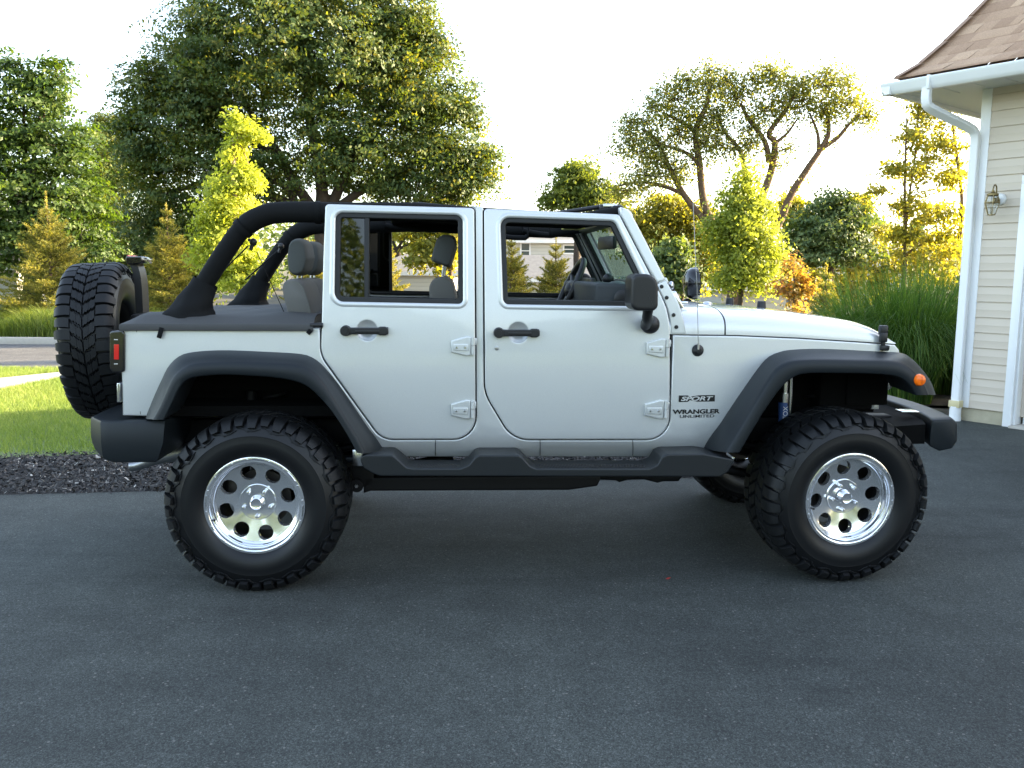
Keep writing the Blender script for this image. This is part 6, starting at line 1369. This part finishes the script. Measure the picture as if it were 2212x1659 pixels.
# spruces
def spruce(u, vtip, Y, wpx, label, seed, dens=1.0, vbase=None):
    rg = np.random.default_rng(seed); rd = random.Random(seed); base = Vector(GRN(u, Y, 0.07)); tip = at(u, vtip, Y); H = tip.z-base.z; Rb = wpx*0.5*Y/FOC
    t0 = empty('spruce_tree', base, 0, label, 'spruce', 'young spruces in a row along the street')
    b = MB(); b.tube([(0, 0, 0), (0, 0, H*0.6), (0, 0, H)], [0.045, 0.025, 0.006], 7)
    P = []; Dd = []; T = []; z = 0.10
    def strip(p, q, dn, tint):
        n = max(2, int((q-p).length/0.022*dens)); d = (q-p).normalized()
        for i in range(n):
            c = p.lerp(q, (i+rd.random())/n)
            for _ in range(3): P.append(c); Dd.append(d); T.append(tint)
    while z < H*0.90:
        f = 1-z/H; nb_ = 7 if f > 0.3 else 5; ph = rd.uniform(0, 6.28)
        for k in range(nb_):
            a = ph+k*2*math.pi/nb_+rd.uniform(-0.3, 0.3); L = Rb*min(1, f**1.05*1.1)*rd.uniform(0.65, 1.3)+0.04+0.05*rd.random(); el = 0.15+0.95*(1-f)**1.6+rd.uniform(-0.1, 0.15)
            d = Vector((math.cos(a)*math.cos(el), math.sin(a)*math.cos(el), math.sin(el))); p0 = Vector((0, 0, z)); p1 = p0+d*L*0.6+Vector((0, 0, -0.05*L)); p2 = p0+d*L+Vector((0, 0, 0.06*L))
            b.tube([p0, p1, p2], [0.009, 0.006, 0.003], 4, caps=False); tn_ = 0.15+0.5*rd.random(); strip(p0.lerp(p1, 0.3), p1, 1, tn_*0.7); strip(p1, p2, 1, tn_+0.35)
            nt_ = int(3+L*9); side = d.cross(Vector((0, 0, 1))).normalized()
            for j in range(nt_):
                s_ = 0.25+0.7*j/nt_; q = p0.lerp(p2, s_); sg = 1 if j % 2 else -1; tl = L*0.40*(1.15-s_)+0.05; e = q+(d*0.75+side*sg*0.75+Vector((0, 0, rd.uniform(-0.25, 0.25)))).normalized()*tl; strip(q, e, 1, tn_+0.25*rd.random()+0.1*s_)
        z += (0.11 if f > 0.35 else 0.24)*rd.uniform(0.8, 1.2)*(H/3.2)**0.5
    strip(Vector((0, 0, H*0.8)), Vector((0, 0, H)), 1, 1.0); strip(Vector((0, 0, H*0.85)), Vector((0, 0, H)), 1, 1.0)
    P = np.array([p[:] for p in P]); Dd = np.array([p[:] for p in Dd]); n = len(P); nd = unit(rg.normal(size=(n, 3))*0.8+Dd*0.8); Ln = rg.uniform(0.04, 0.075, n); S = unit(np.cross(nd, rg.normal(size=(n, 3))))*0.0085
    V = np.stack([P-S, P+S, P+nd*Ln[:, None]], 1).reshape(-1, 3)
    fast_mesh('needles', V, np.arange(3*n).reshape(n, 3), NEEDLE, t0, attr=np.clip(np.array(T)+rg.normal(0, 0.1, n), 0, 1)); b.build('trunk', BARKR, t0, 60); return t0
spruce(110, 413, 21.0, 215, 'golden young spruce left of the spare wheel', 1); spruce(366, 440, 21.5, 165, 'golden young spruce between the spare wheel and the roll bars', 2)
spruce(826, 480, 22.0, 130, 'young spruce seen through the rear door window', 3); spruce(1104, 500, 22.0, 135, 'young spruce at the left of the front door window', 4); spruce(1200, 512, 22.5, 140, 'darker young spruce before the steering wheel in the front window', 5)
spruce(1784, 572, 13.5, 100, 'small spruce between rusty shrub and tall grass', 6); spruce(668, 465, 22.0, 110, 'young spruce rising behind the rear seat headrests', 7)
# tall ornamental grass
def tall_grass(u, Y, n, hmin, hmax, spread, seed, label, name='ornamental_grass', w_=0.011, base_r=0.28, arch=0.85):
    rg = np.random.default_rng(seed); base = GRN(u, Y, 0); t0 = empty(name, base, 0, label, 'grass clump', 'clumps of tall ornamental grass'); a = rg.uniform(0, 2*np.pi, n); r0 = base_r*np.sqrt(rg.random(n)); H = rg.uniform(hmin, hmax, n); sp_ = rg.uniform(0.1, 1.0, n)**0.8*spread; S = 6
    px, py = np.cos(a)*r0, np.sin(a)*r0; a2 = a+rg.normal(0, 0.5, n); V = np.zeros((n, (S+1)*2, 3)); tw = rg.uniform(0, np.pi, n)
    for i in range(S+1):
        t = i/S; out = sp_*(t**1.7); z = H*(t-arch*(sp_/spread)*t**3.2*0.9); x = px*(1+0.4*t)+np.cos(a2)*out; y = py*(1+0.4*t)+np.sin(a2)*out; wd = w_*(1-0.85*t**1.5)/2; dx, dy = np.cos(tw)*wd, np.sin(tw)*wd
        V[:, 2*i] = np.stack([x-dx, y-dy, z], 1); V[:, 2*i+1] = np.stack([x+dx, y+dy, z], 1)
    k = np.arange(n)[:, None]*((S+1)*2); F = np.concatenate([np.concatenate([k+2*i, k+2*i+1, k+2*i+3, k+2*i+2], 1) for i in range(S)], 0); T = np.tile(np.clip(rg.normal(0.5, 0.25, n), 0, 1), S)
    fast_mesh('blades', V.reshape(-1, 3), F, GRASSO, t0, attr=T); return t0
GRASSO = leafmat('tall_blade', (0.032, 0.078, 0.016), (0.075, 0.148, 0.028), (0.18, 0.25, 0.055), 0.40, (1.5, 1.7, 0.5))
tall_grass(1890, 10.9, 2600, 1.45, 2.1, 1.3, 1, 'left clump of tall arching green grass in front of the garage'); tall_grass(1975, 10.5, 2600, 1.5, 2.2, 1.2, 2, 'middle clump of tall arching green grass beside the front bumper'); tall_grass(2050, 11.4, 2400, 1.6, 2.35, 1.1, 3, 'clump of tall arching green grass against the downpipe')
# weeds beyond the street
WEED = leafmat('weed_blade', (0.075, 0.115, 0.022), (0.14, 0.19, 0.036), (0.26, 0.29, 0.075), 0.45, (1.5, 1.5, 0.5))
def weeds(name, u0, u1, Y0, Y1, n, h0, h1, wid=0.02):
    xs = RNG.uniform(at(u0, 600, (Y0+Y1)/2).x, at(u1, 600, (Y0+Y1)/2).x, n); ys = RNG.uniform(Y0, Y1, n); h = RNG.uniform(h0, h1, n)*(0.6+0.4*np.sin(xs*1.7)*np.sin(ys*2.3+xs))+0.1; a = RNG.uniform(0, 2*np.pi, n); S = 3; V = np.zeros((n, 8, 3)); tw = RNG.uniform(0, np.pi, n); l_ = h*RNG.uniform(0.1, 0.8, n)
    for i in range(4):
        t = i/3; x = xs+np.cos(a)*l_*t*t; y = ys+np.sin(a)*l_*t*t; z = 0.07+h*(t-0.25*t**3); wd = wid*(1-0.8*t)/2; V[:, 2*i] = np.stack([x-np.cos(tw)*wd, y-np.sin(tw)*wd, z], 1); V[:, 2*i+1] = np.stack([x+np.cos(tw)*wd, y+np.sin(tw)*wd, z], 1)
    k = np.arange(n)[:, None]*8; F = np.concatenate([np.concatenate([k+2*i, k+2*i+1, k+2*i+3, k+2*i+2], 1) for i in range(3)], 0)
    return struct(fast_mesh(name, V.reshape(-1, 3), F, WEED, attr=np.tile(np.clip(RNG.normal(0.5, 0.25, n), 0, 1), 3)), 'stuff')
weeds('tall_weeds', -120, 150, yc+0.25, yc+3.2, 9000, 0.35, 0.95); weeds('tall_weeds', 150, 800, yc+0.25, yc+3.0, 12000, 0.3, 0.9)
weeds('tall_weeds', 1380, 1800, 15, 22, 9000, 0.3, 0.9)
# far-off wood closing the view
n = 26000; X = RNG.uniform(-75, 75, n); Yy = 75+RNG.uniform(-4, 4, n); top = 4.2+1.3*np.sin(X*0.23)+0.9*np.sin(X*0.61+1)+0.5*np.sin(X*1.7); top = np.where((X > -1.5) & (X < 6), np.minimum(top, 3.4), top); Zz = RNG.random(n)**0.8*top
C = np.stack([X, Yy, Zz], 1); Nn = unit(RNG.normal(size=(n, 3))+np.array([0, -0.3, 0.7])); D = unit(np.cross(Nn, RNG.normal(size=(n, 3)))); L = RNG.uniform(0.35, 0.75, n); V, F = leaf_quads(C, D, Nn, L, L*0.6)
struct(fast_mesh('far_wood', V, F, DARKG, attr=np.clip(0.45+0.3*np.sin(X*0.5)+RNG.normal(0, 0.2, n), 0, 1)), 'stuff')

wood('wood_behind', 60000, -45, 45, -36, -29, 6.0, DARKG, 3)
